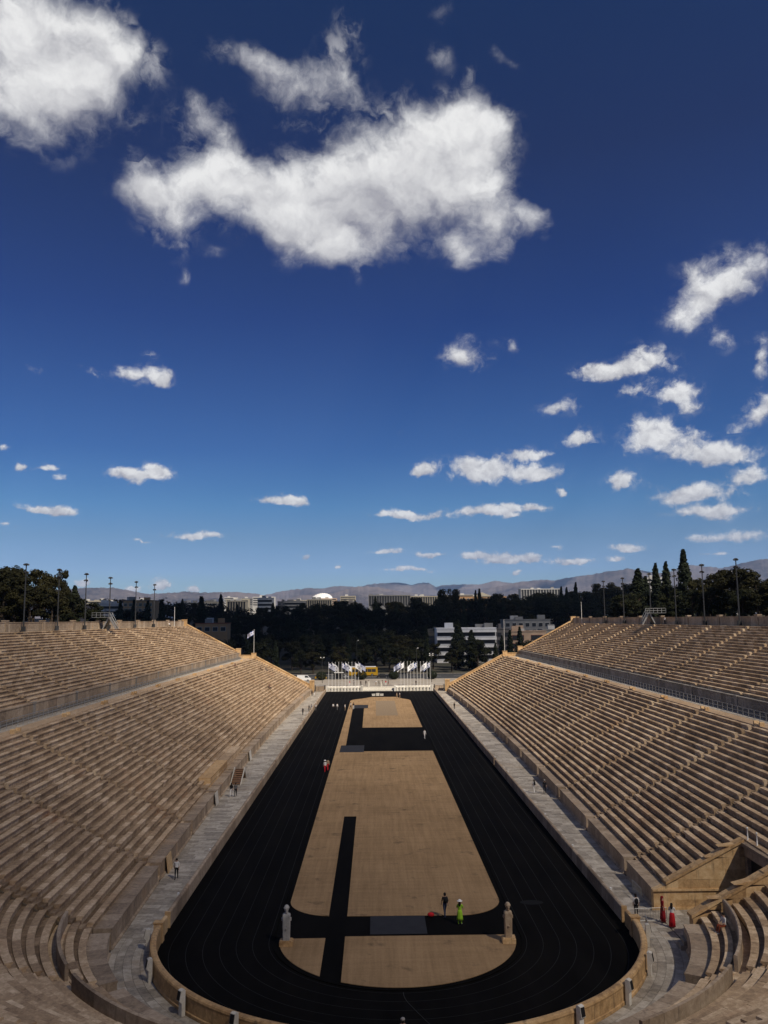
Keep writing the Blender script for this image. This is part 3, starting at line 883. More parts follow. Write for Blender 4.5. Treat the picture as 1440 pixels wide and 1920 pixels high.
mb = MB(); mb.box(27.0, 27.3, -2.2, -0.4, 0.05, 4.0, 0.5); mb.box(27.0, 27.3, 4.0, 5.0, 0.05, 4.0, 0.2); mb.box(26.95, 27.3, -2.2, 5.0, 4.0, 4.72, 0.7); mb.box(26.75, 27.9, -2.3, 5.12, 4.72, 4.98, 0.9)
mb.build('back_wall', M['wall'], tun)
mb = MB(); mb.box(27.31, 34.0, -2.15, 4.95, 0.0, 3.95, 0.5); mb.build('tunnel_darkness', M['black'], tun)  # solid black block painted in as the darkness inside the tunnel
mb = MB()
for q in range(11):
    for w in range(5):
        mb.box(19.75 + 0.64 * q, 19.75 + 0.64 * q + 0.63, -1.5 + 1.18 * w, -1.5 + 1.18 * w + 1.17, 0.0, 0.095 + rd.uniform(-0.004, 0.004), rd.random())
tag(mb.build('passage_paving', M['paving'], tun), kind='stuff')
# ------------------------------------------------------------------ low walls round the track
def fence_prof():
    return [(16.67, 0.0), (17.0, 0.0), (17.0, 0.92), (16.98, 1.02), (16.90, 1.08), (16.78, 1.08), (16.69, 1.02), (16.67, 0.92)]
def fence_mesh(L, s, seed):
    rd = random.Random(seed); mb = MB(); y = 0.0
    while y < L - 0.01:
        w = rd.uniform(1.7, 2.3); ye = L if L - (y + w) < 0.8 else y + w
        mb.prism_y([(s * (x - 16.83), z) for x, z in fence_prof()][::s], y + 0.004, ye - 0.004, rd.random()); y = ye
    return mb.mesh('wall_panel', M['wall'])
for s in (-1, 1):
    fw = thing('low_wall', (s * 16.83, 100, 0), 'straight low marble wall between the track and the %s walkway' % SIDE[s], 'wall')
    y = 2.3; k = 0
    while y < 201.5:
        L = min(8.3, 202.4 - y)
        if not (s < 0 and 72.0 < y + L < 74.0):
            pass
        put('wall_panel', fence_mesh(L - 0.03 if k != 7 else L - 0.9, s, 30 + k % 6), fw, (s * 16.83, y, 0.0))
        y += L; k += 1
    for q in range(14):
        mb = MB(); mb.box(-0.07, 0.07, -0.1, 0.1, 0, 0.13, 0.5)
        put('spot_lamp', mb.mesh('spot_lamp', M['white_paint']), fw, (s * 17.07, 6.5 + 12.7 * q, 0.98))
    mb = MB(); mb.box(-0.2, 0.2, -0.1, 0.1, 0.0, 1.12, 0.7)
    put('end_post', mb.mesh('end_post', M['ochre']), fw, (s * 16.84, 2.25, 0))
bw = thing('bend_wall', (0, -16.8, 0), 'curved ochre marble wall closing the near bend of the track', 'wall')
prof = [(16.55, 0.0), (17.02, 0.0), (17.02, 0.26), (16.96, 0.30), (16.96, 1.0), (16.99, 1.1), (16.95, 1.2), (16.85, 1.25), (16.66, 1.25), (16.57, 1.2), (16.54, 1.1), (16.55, 1.0)]
for q in range(22):
    a0, a1 = 181.5 + q * 177 / 22, 181.5 + (q + 1) * 177 / 22
    mb = MB(); mb.arc(prof, R(a0) + 0.0002, R(a1) - 0.0002, 5, random.random())
    mb.build('wall_panel', M['ochre'], bw)
for s in (-1, 1):
    mb = MB(); mb.prism_y([(s * x, z) for x, z in fence_prof()][::s], 0.0, 1.55, 0.4); mb.prism_y([(s * x, z) for x, z in fence_prof()][::s], -0.42, -0.02, 0.6)
    mb.build('wall_panel', M['ochre'], bw)
    mb = MB(); mb.box(s * 16.78 - 0.32, s * 16.78 + 0.32, -0.75, -0.2, 0.0, 1.28, 0.7); mb.box(s * 16.78 - 0.36, s * 16.78 + 0.36, -0.79, -0.16, 1.28, 1.36, 0.9)
    mb.build('pier', M['ochre'], bw)

# slanted plinths with a dark panel, standing against the outside of the bend wall
def plinth(a, label):
    t = thing('display_plinth', (17.22 * math.cos(R(a)), 17.22 * math.sin(R(a)), 0.09), label, 'plinth', 'white plinths around the bend wall', R(a))
    mb = MB(); mb.prism_y([(-0.13, 0.0), (0.10, 0.0), (0.10, 0.72), (0.25, 0.86), (0.15, 1.38), (-0.02, 1.43), (-0.13, 1.38)], -0.17, 0.17, 0.6)
    put('body', mb.mesh('body', M['white_stone']), t, (0, 0, 0), local=True)
    mb = MB()
    p0, p1 = Vector((0.256, 0, 0.88)), Vector((0.158, 0, 1.38))
    d = (p1 - p0).normalized(); nn = Vector((d.z, 0, -d.x))
    a_, b2 = p0 + d * 0.02, p1 - d * 0.03
    q = [a_, b2, b2 + nn * 0.02, a_ + nn * 0.02]
    mb.prism_y([(v.x, v.z) for v in q], -0.14, 0.14, 0.5)
    put('dark_panel', mb.mesh('dark_panel', M['black']), t, (0, 0, 0), local=True)
plinth(187.5, 'white slanted plinth nearest the left gap of the bend wall')
plinth(205, 'second white slanted plinth from the left gap of the bend wall')
plinth(223, 'white slanted plinth at the lower left of the bend wall')
plinth(238, 'lowest white slanted plinth on the left of the bend wall')
plinth(303.5, 'lowest white slanted plinth on the right of the bend wall')
plinth(319.5, 'white slanted plinth at the lower right of the bend wall')
plinth(335, 'second white slanted plinth from the right gap of the bend wall')
plinth(351.5, 'white slanted plinth nearest the right gap of the bend wall')

# two herms at the start of the bend
def herm(x, label, mat):
    t = thing('herm', (x, -1.37, 0.03), label, 'statue', 'double-headed herms on the infield')
    mb = MB(); mb.prism_z([(-0.46, -0.38), (0.46, -0.38), (0.46, 0.38), (-0.46, 0.38)], 0, 0.28, 0.6)
    mb.prism_z([(-0.40, -0.33), (0.40, -0.33), (0.40, 0.33), (-0.40, 0.33)], 0.28, 0.34, 0.6)
    put('base', mb.mesh('base', M['ochre']), t, (0, 0, 0), local=True)
    mb = MB()
    vs = []
    for z, hx, hy in ((0.34, 0.24, 0.21), (1.60, 0.265, 0.23), (1.93, 0.27, 0.23), (2.02, 0.25, 0.20), (2.08, 0.15, 0.13)):
        c = 0.82
        vs += [(-hx, -hy * c, z), (-hx * c, -hy, z), (hx * c, -hy, z), (hx, -hy * c, z), (hx, hy * c, z), (hx * c, hy, z), (-hx * c, hy, z), (-hx, hy * c, z)]
    fs = [(8 * j + i, 8 * j + (i + 1) % 8, 8 * (j + 1) + (i + 1) % 8, 8 * (j + 1) + i) for j in range(4) for i in range(8)] + [tuple(range(32, 40))]
    mb.add(vs, fs, 0.4)
    for sx in (-1, 1):
        mb.box(sx * 0.28 - 0.06, sx * 0.28 + 0.06, -0.09, 0.09, 1.6, 1.78, 0.8)
    mb.ball((0, -0.27, 1.12), 0.05, 0.07, 0.08, 8, 6)
    put('shaft', mb.mesh('shaft', mat), t, (0, 0, 0), local=True)
    for sy in (-1, 1):
        mb = MB()
        mb.tube((0, sy * 0.04, 2.0), (0, sy * 0.05, 2.22), 0.12, 0.105, 10)
        mb.ball((0, sy * 0.08, 2.36), 0.145, 0.16, 0.20, 12, 9, 0.5)
        mb.prism_z([(-0.025, sy * 0.2), (0.025, sy * 0.2), (0.012, sy * 0.28), (-0.012, sy * 0.28)][::sy], 2.30, 2.40, 0.6)
        mb.ball((0, sy * 0.16, 2.20), 0.085, 0.07, 0.10, 8, 6, 0.3)
        for ex in (-1, 1):
            mb.ball((ex * 0.055, sy * 0.215, 2.40), 0.022, 0.02, 0.016, 6, 4, 0.1)
            mb.ball((ex * 0.145, sy * 0.07, 2.36), 0.02, 0.04, 0.05, 6, 4, 0.4)
        hd = put('head', mb.mesh('head', mat, True), t, (0, 0, 0), local=True)
        mb = MB()
        mb.ball((0, sy * 0.06, 2.47), 0.165, 0.17, 0.15, 12, 7, 0.7)
        for q in range(9):
            an = math.pi * q / 8
            mb.ball((0.15 * math.cos(an), sy * (0.06 + 0.15 * math.sin(an)), 2.44), 0.05, 0.05, 0.05, 6, 5, 0.5)
        put('hair', mb.mesh('hair', mat, True), hd, (0, 0, 0), local=True)
M['herm_grey'] = stone('herm_marble', (0.24, 0.24, 0.23), (0.38, 0.37, 0.35), (0.52, 0.50, 0.46), streak=0.5, big=0.9)
M['herm_warm'] = stone('herm_marble_stained', (0.30, 0.2, 0.12), (0.46, 0.36, 0.25), (0.58, 0.5, 0.4), streak=0.4, stain=(0.42, 0.24, 0.1), big=0.9)
herm(-7.74, 'grey marble herm at the left end of the black strip', M['herm_grey'])
herm(7.68, 'rust-stained marble herm at the right end of the black strip', M['herm_warm'])

# long pale platform and timber stair on the left podium
pl = thing('stone_platform', (-PX(1.4, 60), 60, 1.5), 'long pale marble platform on the left podium above the timber stair', 'platform')
for q, (ya, yb) in enumerate(((46.5, 53.2), (53.3, 60.0), (60.1, 66.5), (66.6, 73.5))):
    mb = MB(); mb.box(-0.75, 0.75, -(yb - ya) / 2, (yb - ya) / 2, 0, 0.95 if q != 1 else 0.9, random.random()); mb.box(-0.8, 0.8, -(yb - ya) / 2, (yb - ya) / 2, 0.952, 1.07, random.random())
    yc = (ya + yb) / 2
    put('block', mb.mesh('block', M['bench'] if q > 1 else M['ochre']), pl, (-PX(2.0, yc), yc, 1.5), math.atan(slope(1, yc)))
ts = thing('timber_stair', (-PX(-0.9, 57), 57, 0.09), 'brown timber stair with white stringers leaning on the left podium', 'stairs', rz=0)
mb = MB()
for q in range(7):
    mb.box(-0.62, 0.62, -2.0 + 0.5 * q, -2.0 + 0.5 * q + 0.52, 0.2 * q + 0.1, 0.2 * q + 0.2, random.random())
    put('tread', MB.mesh(mb, 'tread', M['wood']), ts, (0.0, 0, 0), local=True); mb = MB()
for sx in (-0.7, 0.7):
    mb = MB(); mb.prism_x([(-2.2, 0.0), (-1.9, 0.0), (1.5, 1.35), (3.0, 0.0), (3.25, 0.0), (1.7, 1.75), (1.3, 1.75)], sx - 0.05, sx + 0.05, 0.5)
    put('stringer', mb.mesh('stringer', M['white_stone']), ts, (0, 0, 0), local=True)
mb = MB(); mb.prism_x([(1.5, 1.5), (1.62, 1.5), (3.0, 0.05), (2.85, 0.05)], -0.62, 0.62, 0.4)
put('back_board', mb.mesh('back_board', M['wood']), ts, (0, 0, 0), local=True)
for y, lab in ((16.0, 'pale rectangular board leaning on the left podium nearest the bend'), (43.0, 'pale rectangular board on the left podium before the timber stair'), (75.0, 'pale rectangular board on the left podium beyond the timber stair')):
    mb = MB(); mb.prism_y([(0.0, 0.0), (0.06, 0.0), (-0.12, 1.45), (-0.18, 1.45)], -0.95, 0.95, 0.5)
    o = put('notice_board', mb.mesh('notice_board', M['ochre'] if y < 20 else M['white_stone']), None, (-PX(-0.32, y), y, 0.1), math.atan(slope(0, y)))
    tag(o, lab, 'board', 'boards against the left podium')

# steel crowd barriers by the right gap
def barrier(loc, rz, L, label):
    t = thing('crowd_barrier', loc, label, 'barrier', 'steel barriers by the right gap', rz)
    mb = MB(); H = 1.05
    for a_, b2 in (((-L / 2, 0, 0.12), (-L / 2, 0, H)), ((L / 2, 0, 0.12), (L / 2, 0, H)), ((-L / 2, 0, H), (L / 2, 0, H)), ((-L / 2, 0, 0.2), (L / 2, 0, 0.2))):
        mb.tube(a_, b2, 0.024, n=6)
    put('frame', mb.mesh('frame', M['steel']), t, (0, 0, 0), local=True)
    mb = MB(); mb.tube((0, 0, 0.2), (0, 0, H), 0.011, n=5); bar = mb.mesh('bar', M['steel'])
    for q in range(1, 12):
        put('bar', bar, t, (-L / 2 + L * q / 12, 0, 0), local=True)
    for e in (-1, 1):
        mb = MB(); mb.tube((0, -0.28, 0.02), (0, 0.28, 0.02), 0.02, n=6); mb.tube((0, 0, 0.02), (0, 0, 0.14), 0.02, n=6)
        put('foot', mb.mesh('foot', M['steel']), t, (e * (L / 2 - 0.15), 0, 0), local=True)
barrier((19.35, 7.2, 0.1), R(90), 2.3, 'steel crowd barrier standing along the right podium by the tunnel passage')
barrier((18.6, 1.6, 0.1), R(4), 2.4, 'steel crowd barrier across the walkway beside the right gap')
barrier((17.6, -0.7, 0.1), R(78), 1.9, 'low steel barrier behind the right end of the bend wall')
st = thing('stone_steps', (19.2, -2.9, 0.09), 'small stone steps up to the right curved podium', 'steps', rz=R(-8))
for q in range(4):
    mb = MB(); mb.box(-0.15 + 0.2 * q, 0.8, -0.55, 0.55, 0.3 * q, 0.3 * (q + 1), random.random())
    put('step', mb.mesh('step', M['grey']), st, (0, 0, 0), local=True)
# two white posts with a chain above the tunnel mouth
for (x, y), lab in (((27.4, 4.6), 'white stanchion at the far corner above the tunnel mouth'), ((27.4, 3.0), 'white stanchion nearer the camera above the tunnel mouth')):
    mb = MB(); mb.lathe([(0.16, 0.0), (0.15, 0.05), (0.05, 0.08), (0.045, 0.92), (0.08, 0.96), (0.08, 1.02), (0.03, 1.08)], 10)
    tag(put('stanchion', mb.mesh('stanchion', M['white_paint'], True), None, (x, y, 4.98)), lab, 'stanchion', 'stanchions above the tunnel')
# ------------------------------------------------------------------ floodlight masts on the top walk
def mast(s, Y, rot, label):
    t = thing('floodlight_mast', (s * 60.35, Y, 20.72), label, 'floodlight', 'floodlight masts on the %s stand' % SIDE[s], rot)
    mb = MB(); mb.tube((0, 0, 0), (0, 0, 11.3), 0.14, 0.085, 10); mb.box(-0.28, 0.28, -0.28, 0.28, 0, 0.9, 0.4)
    put('pole', mb.mesh('pole', M['dark_steel']), t, (0, 0, 0), local=True)
    for z, k in ((11.35, 4), (10.05, 3)):
        mb = MB(); mb.lathe([(0.12, z - 0.16), (0.30, z + 0.02), (0.30, z + 0.1), (0.12, z + 0.16)], 10)
        cr_ = put('crown', mb.mesh('crown', M['dark_steel']), t, (0, 0, 0), local=True)
        for q in range(k):
            a = 2 * math.pi * q / k + 0.4
            mb = MB()
            c, d = math.cos(a), math.sin(a)
            mb.tube((0.24 * c, 0.24 * d, z + 0.05), (0.40 * c, 0.40 * d, z - 0.18), 0.12, 0.18, 10)
            put('lamp', mb.mesh('lamp', [M['dark_steel']]), t, (0, 0, 0), local=True)
ORD = ['first', 'second', 'third', 'fourth', 'fifth', 'sixth']
for s in (-1, 1):
    for k, Y in enumerate((78.8, 93.7, 108.4, 124.0, 144.2, 161.5)):
        mast(s, Y, 0.5 * k, '%s dark floodlight mast from the %s edge of the photo' % (ORD[k], SIDE[s]))

# small white posts / flagstaffs on the stand corners
def greek_flag(W_, H_, seed, mats, droop=0.35):
    rd = random.Random(seed); mb = MB(); nx_, nz_ = 18, 9
    ph = rd.uniform(0, 6)
    def P(i, j):
        u, w = i / nx_, j / nz_
        return (u * W_ * (1 - 0.12 * droop), 0.16 * W_ * u ** 0.7 * math.sin(ph + u * 7 + w * 1.2), -w * H_ - droop * H_ * u * (0.7 + 0.3 * u))
    vs = [P(i, j) for j in range(nz_ + 1) for i in range(nx_ + 1)]
    b = len(mb.v); mb.v += vs
    for j in range(nz_):
        for i in range(nx_):
            white = j % 2 == 1
            if j < 5 and i < 6.5:
                white = (j == 2) or (2 <= i <= 3)
            q = j * (nx_ + 1) + i
            mb.f.append((q, q + 1, q + nx_ + 2, q + nx_ + 1)); mb.t.append(0.5); mb.m.append(1 if white else 0)
    return mb.mesh('flag', mats)
def white_flag(W_, H_, seed, mats, droop=0.5):
    rd = random.Random(seed); mb = MB(); n_ = 16
    ph = rd.uniform(0, 6)
    def P(i, j):
        u, w = i / n_, j / n_
        return (u * W_ * (1 - 0.15 * droop), 0.15 * W_ * u ** 0.7 * math.sin(ph + u * 6 + w), -w * H_ - droop * H_ * u * (0.7 + 0.3 * u))
    mb.v += [P(i, j) for j in range(n_ + 1) for i in range(n_ + 1)]
    for j in range(n_):
        for i in range(n_):
            d = math.hypot((i + 0.5) / n_ - 0.5, ((j + 0.5) / n_ - 0.5) * H_ / W_)
            em = 0.10 < d < 0.20 or (d < 0.10 and (i + j) % 3 == 0)
            q = j * (n_ + 1) + i
            mb.f.append((q, q + 1, q + n_ + 2, q + n_ + 1)); mb.t.append(0.5); mb.m.append(0 if em else 1)
    return mb.mesh('flag', mats)
M['blue'] = plain('flag_blue', (0.016, 0.05, 0.24), 0.8)
M['cloth'] = plain('flag_white', (0.80, 0.80, 0.80), 0.8, var=0.05)
M['emblem'] = plain('flag_emblem_grey', (0.16, 0.16, 0.18), 0.8)
def flagpole(loc, H_, flag, label, group=None, flip=1, size=(2.4, 1.6), thick=0.065):
    t = thing('flagpole', loc, label, 'flagpole', group)
    mb = MB(); mb.tube((0, 0, 0), (0, 0, H_), thick, thick * 0.7, 8); mb.ball((0, 0, H_ + 0.05), 0.09, 0.09, 0.09, 8, 6)
    put('pole', mb.mesh('pole', M['white_paint']), t, (0, 0, 0), local=True)
    if flag:
        sd = int(loc[0] * 10)
        me = greek_flag(size[0], size[1], sd, [M['blue'], M['cloth']], 0.85) if flag == 'g' else white_flag(size[0], size[1], sd, [M['emblem'], M['cloth']], 0.95)
        f = put('flag', me, t, (0.06 * flip, 0, H_ - 0.15), local=True)
        f.rotation_euler = (0, 0, R(-8) if flip > 0 else R(188))
xs = np.linspace(-16.2, -6.7, 10); fl = {0: 'g', 1: 'w', 4: 'g', 5: 'w', 8: 'w', 9: 'g'}
nth = ['first', 'second', 'third', 'fourth', 'fifth', 'sixth', 'seventh', 'eighth', 'ninth', 'tenth']
desc = {'g': 'flagpole flying a blue and white striped flag', 'w': 'flagpole flying a white flag', None: 'bare flagpole'}
for k, x in enumerate(xs):
    flagpole((x, 206.6 + 0.5 * (k % 2), 1.2), 7.6, fl.get(k), '%s, %s from the left in the left row' % (desc[fl.get(k)], nth[k]), 'flagpoles of the left row', 1)
xs = np.linspace(6.8, 16.2, 10); fr = {0: 'g', 1: 'w', 4: 'w', 5: 'g', 8: 'w', 9: 'g'}
for k, x in enumerate(xs):
    flagpole((x, 206.6 + 0.5 * (k % 2), 1.2), 7.6, fr.get(k), '%s, %s from the left in the right row' % (desc[fr.get(k)], nth[k]), 'flagpoles of the right row', -1)
flagpole((-PX(19.1, 200), 200.5, 12.2), 7.2, 'g', 'lone flagpole with a striped flag on the left stand corner pier', flip=-1, size=(2.2, 1.4))
flagpole((PX(19.1, 200), 200.5, 12.2), 9.6, None, 'tall bare flagpole on the right stand corner pier')
flagpole((-PX(41.0, 186), 186, 20.72), 5.6, None, 'short pale pole inside the far corner of the left parapet')
flagpole((PX(41.0, 188), 188, 20.72), 6.2, None, 'short pale pole inside the far corner of the right parapet')

# metal stiles over the parapets
def stile(s, Y, label):
    t = thing('metal_stile', (s * 58.6, Y, 20.7), label, 'stairs', 'stiles over the parapets')
    for sy in (-0.75, 0.75):
        mb = MB()
        mb.prism_y([(-1.55, 0), (-1.3, 0), (0.12, 2.35), (1.35, 0), (1.6, 0), (0.3, 2.65), (-0.1, 2.65)], sy - 0.05, sy + 0.05, 0.5)
        put('side_frame', mb.mesh('side_frame', M['steel']), t, (0, 0, 0), local=True)
    for q in range(9):
        mb = MB(); mb.box(-1.5 + 0.16 * q, -1.2 + 0.16 * q, -0.7, 0.7, 0.27 * q + 0.1, 0.27 * q + 0.15, 0.5)
        put('tread', mb.mesh('tread', M['steel']), t, (0, 0, 0), local=True)
    mb = MB(); mb.prism_y([(0.0, 2.2), (0.2, 2.2), (1.4, 0.1), (1.2, 0.1)], -0.7, 0.7, 0.5)
    put('dark_side', mb.mesh('dark_side', M['black']), t, (0, 0, 0), local=True)
    mb = MB(); mb.box(0.0, 3.6, -1.4, 1.4, 2.5, 2.58, 0.5)
    put('platform', mb.mesh('platform', M['steel']), t, (0, 0, 0), local=True)
    mb = MB()
    for y_ in (-1.4, 1.4):
        for q in range(5):
            mb.tube((0.0 + 0.9 * q, y_, 2.5), (0.0 + 0.9 * q, y_, 3.55), 0.035, n=6)
        for h_ in (3.05, 3.55):
            mb.tube((0.0, y_, h_), (3.6, y_, h_), 0.035, n=6)
    for sy in (-0.75, 0.75):
        mb.tube((-1.4, sy, 1.0), (0.0, sy, 3.5), 0.035, n=6)
        for q in range(3):
            mb.tube((-1.4 + 0.6 * q, sy, 0.1 + 1.05 * q), (-1.4 + 0.6 * q, sy, 1.0 + 1.07 * q), 0.03, n=6)
    put('handrail', mb.mesh('handrail', M['steel']), t, (0, 0, 0), local=True)
    if s < 0:
        t.rotation_euler = (0, 0, math.pi)
stile(-1, 119.5, 'steel stile crossing the left parapet beside the fourth mast')
stile(1, 121.0, 'steel stile crossing the right parapet beside the tall cypresses')

# ------------------------------------------------------------------ people
def tri_body(pose):
    """joints and radii of a clothed figure 1.72 m tall, facing -y"""
    J = {}
    J['pel'] = ((0, 0, 0.95), 0.135); J['wai'] = ((0, 0, 1.10), 0.125); J['che'] = ((0, 0.0, 1.30), 0.145); J['nek'] = ((0, 0, 1.46), 0.062)
    J['hed'] = ((0, -0.015, 1.57), 0.085); J['top'] = ((0, -0.005, 1.66), 0.075)
    for s, n_ in ((-1, 'L'), (1, 'R')):
        J['sh' + n_] = ((s * 0.175, 0, 1.40), 0.062)
        J['hip' + n_] = ((s * 0.085, 0, 0.90), 0.098)
    if pose == 'walk':
        st = {'L': (-0.16, 0.12), 'R': (0.16, -0.10)}
    else:
        st = {'L': (-0.02, 0.02), 'R': (0.03, -0.01)}
    for s, n_ in ((-1, 'L'), (1, 'R')):
        f, a = st[n_]
        if pose == 'sit':
            J['kne' + n_] = ((s * 0.11, -0.42, 0.93), 0.068); J['ank' + n_] = ((s * 0.12, -0.46, 0.52), 0.046); J['toe' + n_] = ((s * 0.13, -0.62, 0.47), 0.038)
            J['elb' + n_] = ((s * 0.24, -0.06, 1.13), 0.045); J['wri' + n_] = ((s * 0.16, -0.28, 1.04), 0.034); J['han' + n_] = ((s * 0.13, -0.36, 1.03), 0.036)
        else:
            J['kne' + n_] = ((s * 0.095, f * 0.9 - 0.03, 0.49), 0.066); J['ank' + n_] = ((s * 0.10, f * 1.5 + 0.03, 0.085), 0.045); J['toe' + n_] = ((s * 0.115, f * 1.5 - 0.14, 0.035), 0.036)
            if pose == 'hold':
                J['elb' + n_] = ((s * 0.23, -0.05, 1.15), 0.045); J['wri' + n_] = ((s * 0.12, -0.25, 1.26), 0.034); J['han' + n_] = ((s * 0.08, -0.30, 1.32), 0.036)
            else:
                J['elb' + n_] = ((s * 0.205, a * 0.7 + 0.03, 1.13), 0.045); J['wri' + n_] = ((s * 0.205, a * 1.6 - 0.03, 0.89), 0.034); J['han' + n_] = ((s * 0.195, a * 1.8 - 0.05, 0.80), 0.038)
    E_ = [('pel', 'wai'), ('wai', 'che'), ('che', 'nek'), ('nek', 'hed'), ('hed', 'top')]
    for n_ in 'LR':
        E_ += [('che', 'sh' + n_), ('sh' + n_, 'elb' + n_), ('elb' + n_, 'wri' + n_), ('wri' + n_, 'han' + n_), ('pel', 'hip' + n_), ('hip' + n_, 'kne' + n_), ('kne' + n_, 'ank' + n_), ('ank' + n_, 'toe' + n_)]
    names = list(J)
    me = bpy.data.meshes.new('skel')
    me.from_pydata([J[q][0] for q in names], [(names.index(a), names.index(b)) for a, b in E_], [])
    ob = bpy.data.objects.new('skel', me); COL.objects.link(ob)
    md = ob.modifiers.new('skin', 'SKIN'); md.use_smooth_shade = True
    for i, q in enumerate(names):
        sv = me.skin_vertices[0].data[i]
        r = J[q][1]
        sv.radius = (r, r * (0.72 if q in ('pel', 'wai', 'che') else 1.0)) if q not in ('che', 'wai', 'pel') else (r * 1.1, r * 0.8)
        sv.use_root = (q == 'pel')
    ss = ob.modifiers.new('sub', 'SUBSURF'); ss.levels = 1; ss.render_levels = 1
    dg = bpy.context.evaluated_depsgraph_get(); dg.update()
    out = bpy.data.meshes.new_from_object(ob.evaluated_get(dg))
    bpy.data.objects.remove(ob)
    out.name = 'body'
    out.materials.clear()
    for q in range(4):
        out.materials.append(M['cloth'])
    sit = pose == 'sit'
    for p in out.polygons:
        x, y, z = p.center
        arm = abs(x) > 0.185 or (pose in ('hold', 'sit') and y < -0.16 and z > 0.985)
        if z > 1.445 or (arm and (z < 1.12 or (pose in ('hold', 'sit') and y < -0.1)) and z > 0.7):
            mi = 0                                   # skin
        elif (z < 0.09 and not sit) or (sit and z < 0.53):
            mi = 3                                   # shoes
        elif z > 1.0 or arm:
            mi = 1                                   # top
        else:
            mi = 2                                   # trousers
        if sit and z > 0.99 and y < -0.16 and abs(x) < 0.1:
            mi = 0
        p.material_index = mi
        p.use_smooth = True
    return out
BODY = {q: tri_body(q) for q in ('walk', 'stand', 'hold', 'sit')}
_cm = {}
def cmat(c, nm='cloth_dye'):
    if c not in _cm:
        _cm[c] = plain(nm, c, 0.85, var=0.12, scale=20)
    return _cm[c]
SKIN, BLK, WHT, NAVY, GRY, RED, TAN = (0.42, 0.26, 0.18), (0.012, 0.012, 0.014), (0.68, 0.66, 0.63), (0.03, 0.04, 0.08), (0.13, 0.13, 0.13), (0.48, 0.012, 0.02), (0.34, 0.25, 0.16)
HAIR = (0.014, 0.010, 0.008)
def person(loc, rz, label, pose='stand', top=WHT, bottom=BLK, shoes=BLK, hair=HAIR, long_hair=False, hat=None, dress=None, pack=None, scale=1.0, group=None, skirt=None):
    t = put('person', BODY[pose], None, loc, rz)
    t.scale = (scale,) * 3
    tag(t, label, 'person', group)
    for i, c in enumerate((SKIN, dress or top, dress or bottom, shoes)):
        t.material_slots[i].link = 'OBJECT'
        t.material_slots[i].material = cmat(c)
    mb = MB()
    mb.ball((0, 0.012, 1.615), 0.098, 0.108, 0.105, 10, 8)
    if long_hair:
        mb.ball((0, 0.07, 1.47), 0.10, 0.055, 0.20, 10, 8)
    else:
        mb.ball((0, 0.035, 1.56), 0.092, 0.075, 0.09, 8, 6)
    put('hair', mb.mesh('hair', cmat(hair), True), t, (0, 0, 0), local=True)
    mb = MB(); mb.ball((0, -0.10, 1.555), 0.016, 0.03, 0.022, 6, 5); 
    for e in (-1, 1):
        mb.ball((e * 0.088, 0.0, 1.56), 0.014, 0.025, 0.032, 6, 5)
    put('face', mb.mesh('face', cmat(SKIN), True), t, (0, 0, 0), local=True)
    if hat:
        mb = MB(); mb.lathe([(0.21, 1.655), (0.20, 1.67), (0.115, 1.68), (0.105, 1.75), (0.06, 1.775)] if hat[0] == 'brim' else [(0.115, 1.63), (0.118, 1.68), (0.09, 1.735), (0.03, 1.75)], 14, (0, 0.0))
        if hat[0] == 'cap':
            mb.prism_z([(-0.08, -0.09), (0.08, -0.09), (0.07, -0.2), (-0.07, -0.2)], 1.645, 1.66)
        put('hat', mb.mesh('hat', cmat(hat[1]), True), t, (0, 0, 0), local=True)
    if dress or skirt:
        prof = [(0.14, 1.05), (0.18, 0.85), (0.21, 0.5), (0.235, 0.34)] if dress else [(0.14, 1.06), (0.18, 0.9), (0.205, 0.5), (0.23, 0.1)]
        mb = MB(); mb.lathe(prof, 28)
        for vi, (vx, vy, vz) in enumerate(mb.v):
            fo = 1 + 0.10 * math.sin(7 * math.atan2(vy, vx) + vz * 2) * min(1, (1.06 - vz) * 2)
            mb.v[vi] = (vx * fo, vy * fo * 0.82, vz)
        put('skirt', mb.mesh('skirt', cmat(dress or skirt), True), t, (0, 0, 0), local=True)
    if pack:
        mb = MB(); mb.ball((0, 0.19, 1.24), 0.145, 0.10, 0.22, 10, 8); mb.box(-0.1, 0.1, 0.12, 0.26, 1.05, 1.3)
        put('backpack', mb.mesh('backpack', cmat(pack), True), t, (0, 0, 0), local=True)
    return t
Z0 = 0.1  # people's ground positions below were worked out from image pixels
mb = MB(); mb.ball((0, 0, 0.17), 0.26, 0.17, 0.17, 12, 8); mb.tube((-0.1, 0, 0.3), (0.1, 0, 0.3), 0.02, n=6)
tag(put('bag', mb.mesh('bag', cmat(RED), True), None, (2.62, 3.75, 0.0)), 'small red bag lying on the black strip beside the dark rubber mat', 'bag')
person((-18.85, 13.5, Z0), R(10), 'person in white shirt and black trousers walking on the left walkway', 'walk', WHT, BLK, long_hair=True)
person((-19.85, 47.2, Z0), R(175), 'person in black top and white trousers beside the timber stair', 'walk', BLK, WHT, WHT, long_hair=True)
person((-19.3, 47.25, Z0), R(185), 'person in grey shirt and dark shorts beside the timber stair', 'walk', GRY, BLK, WHT)
person((18.84, 47.5, Z0), R(190), 'person in white top with dark bag on the right walkway', 'walk', WHT, WHT, BLK, long_hair=True, pack=BLK)
person((20.1, 47.1, Z0), R(170), 'person all in black with a pale cap on the right walkway', 'walk', BLK, BLK, BLK, hat=('cap', (0.4, 0.38, 0.35)))
person((17.9, 2.75, Z0), R(182), 'person in white shirt with black backpack at the right wall gap', 'stand', WHT, BLK, BLK, pack=BLK)
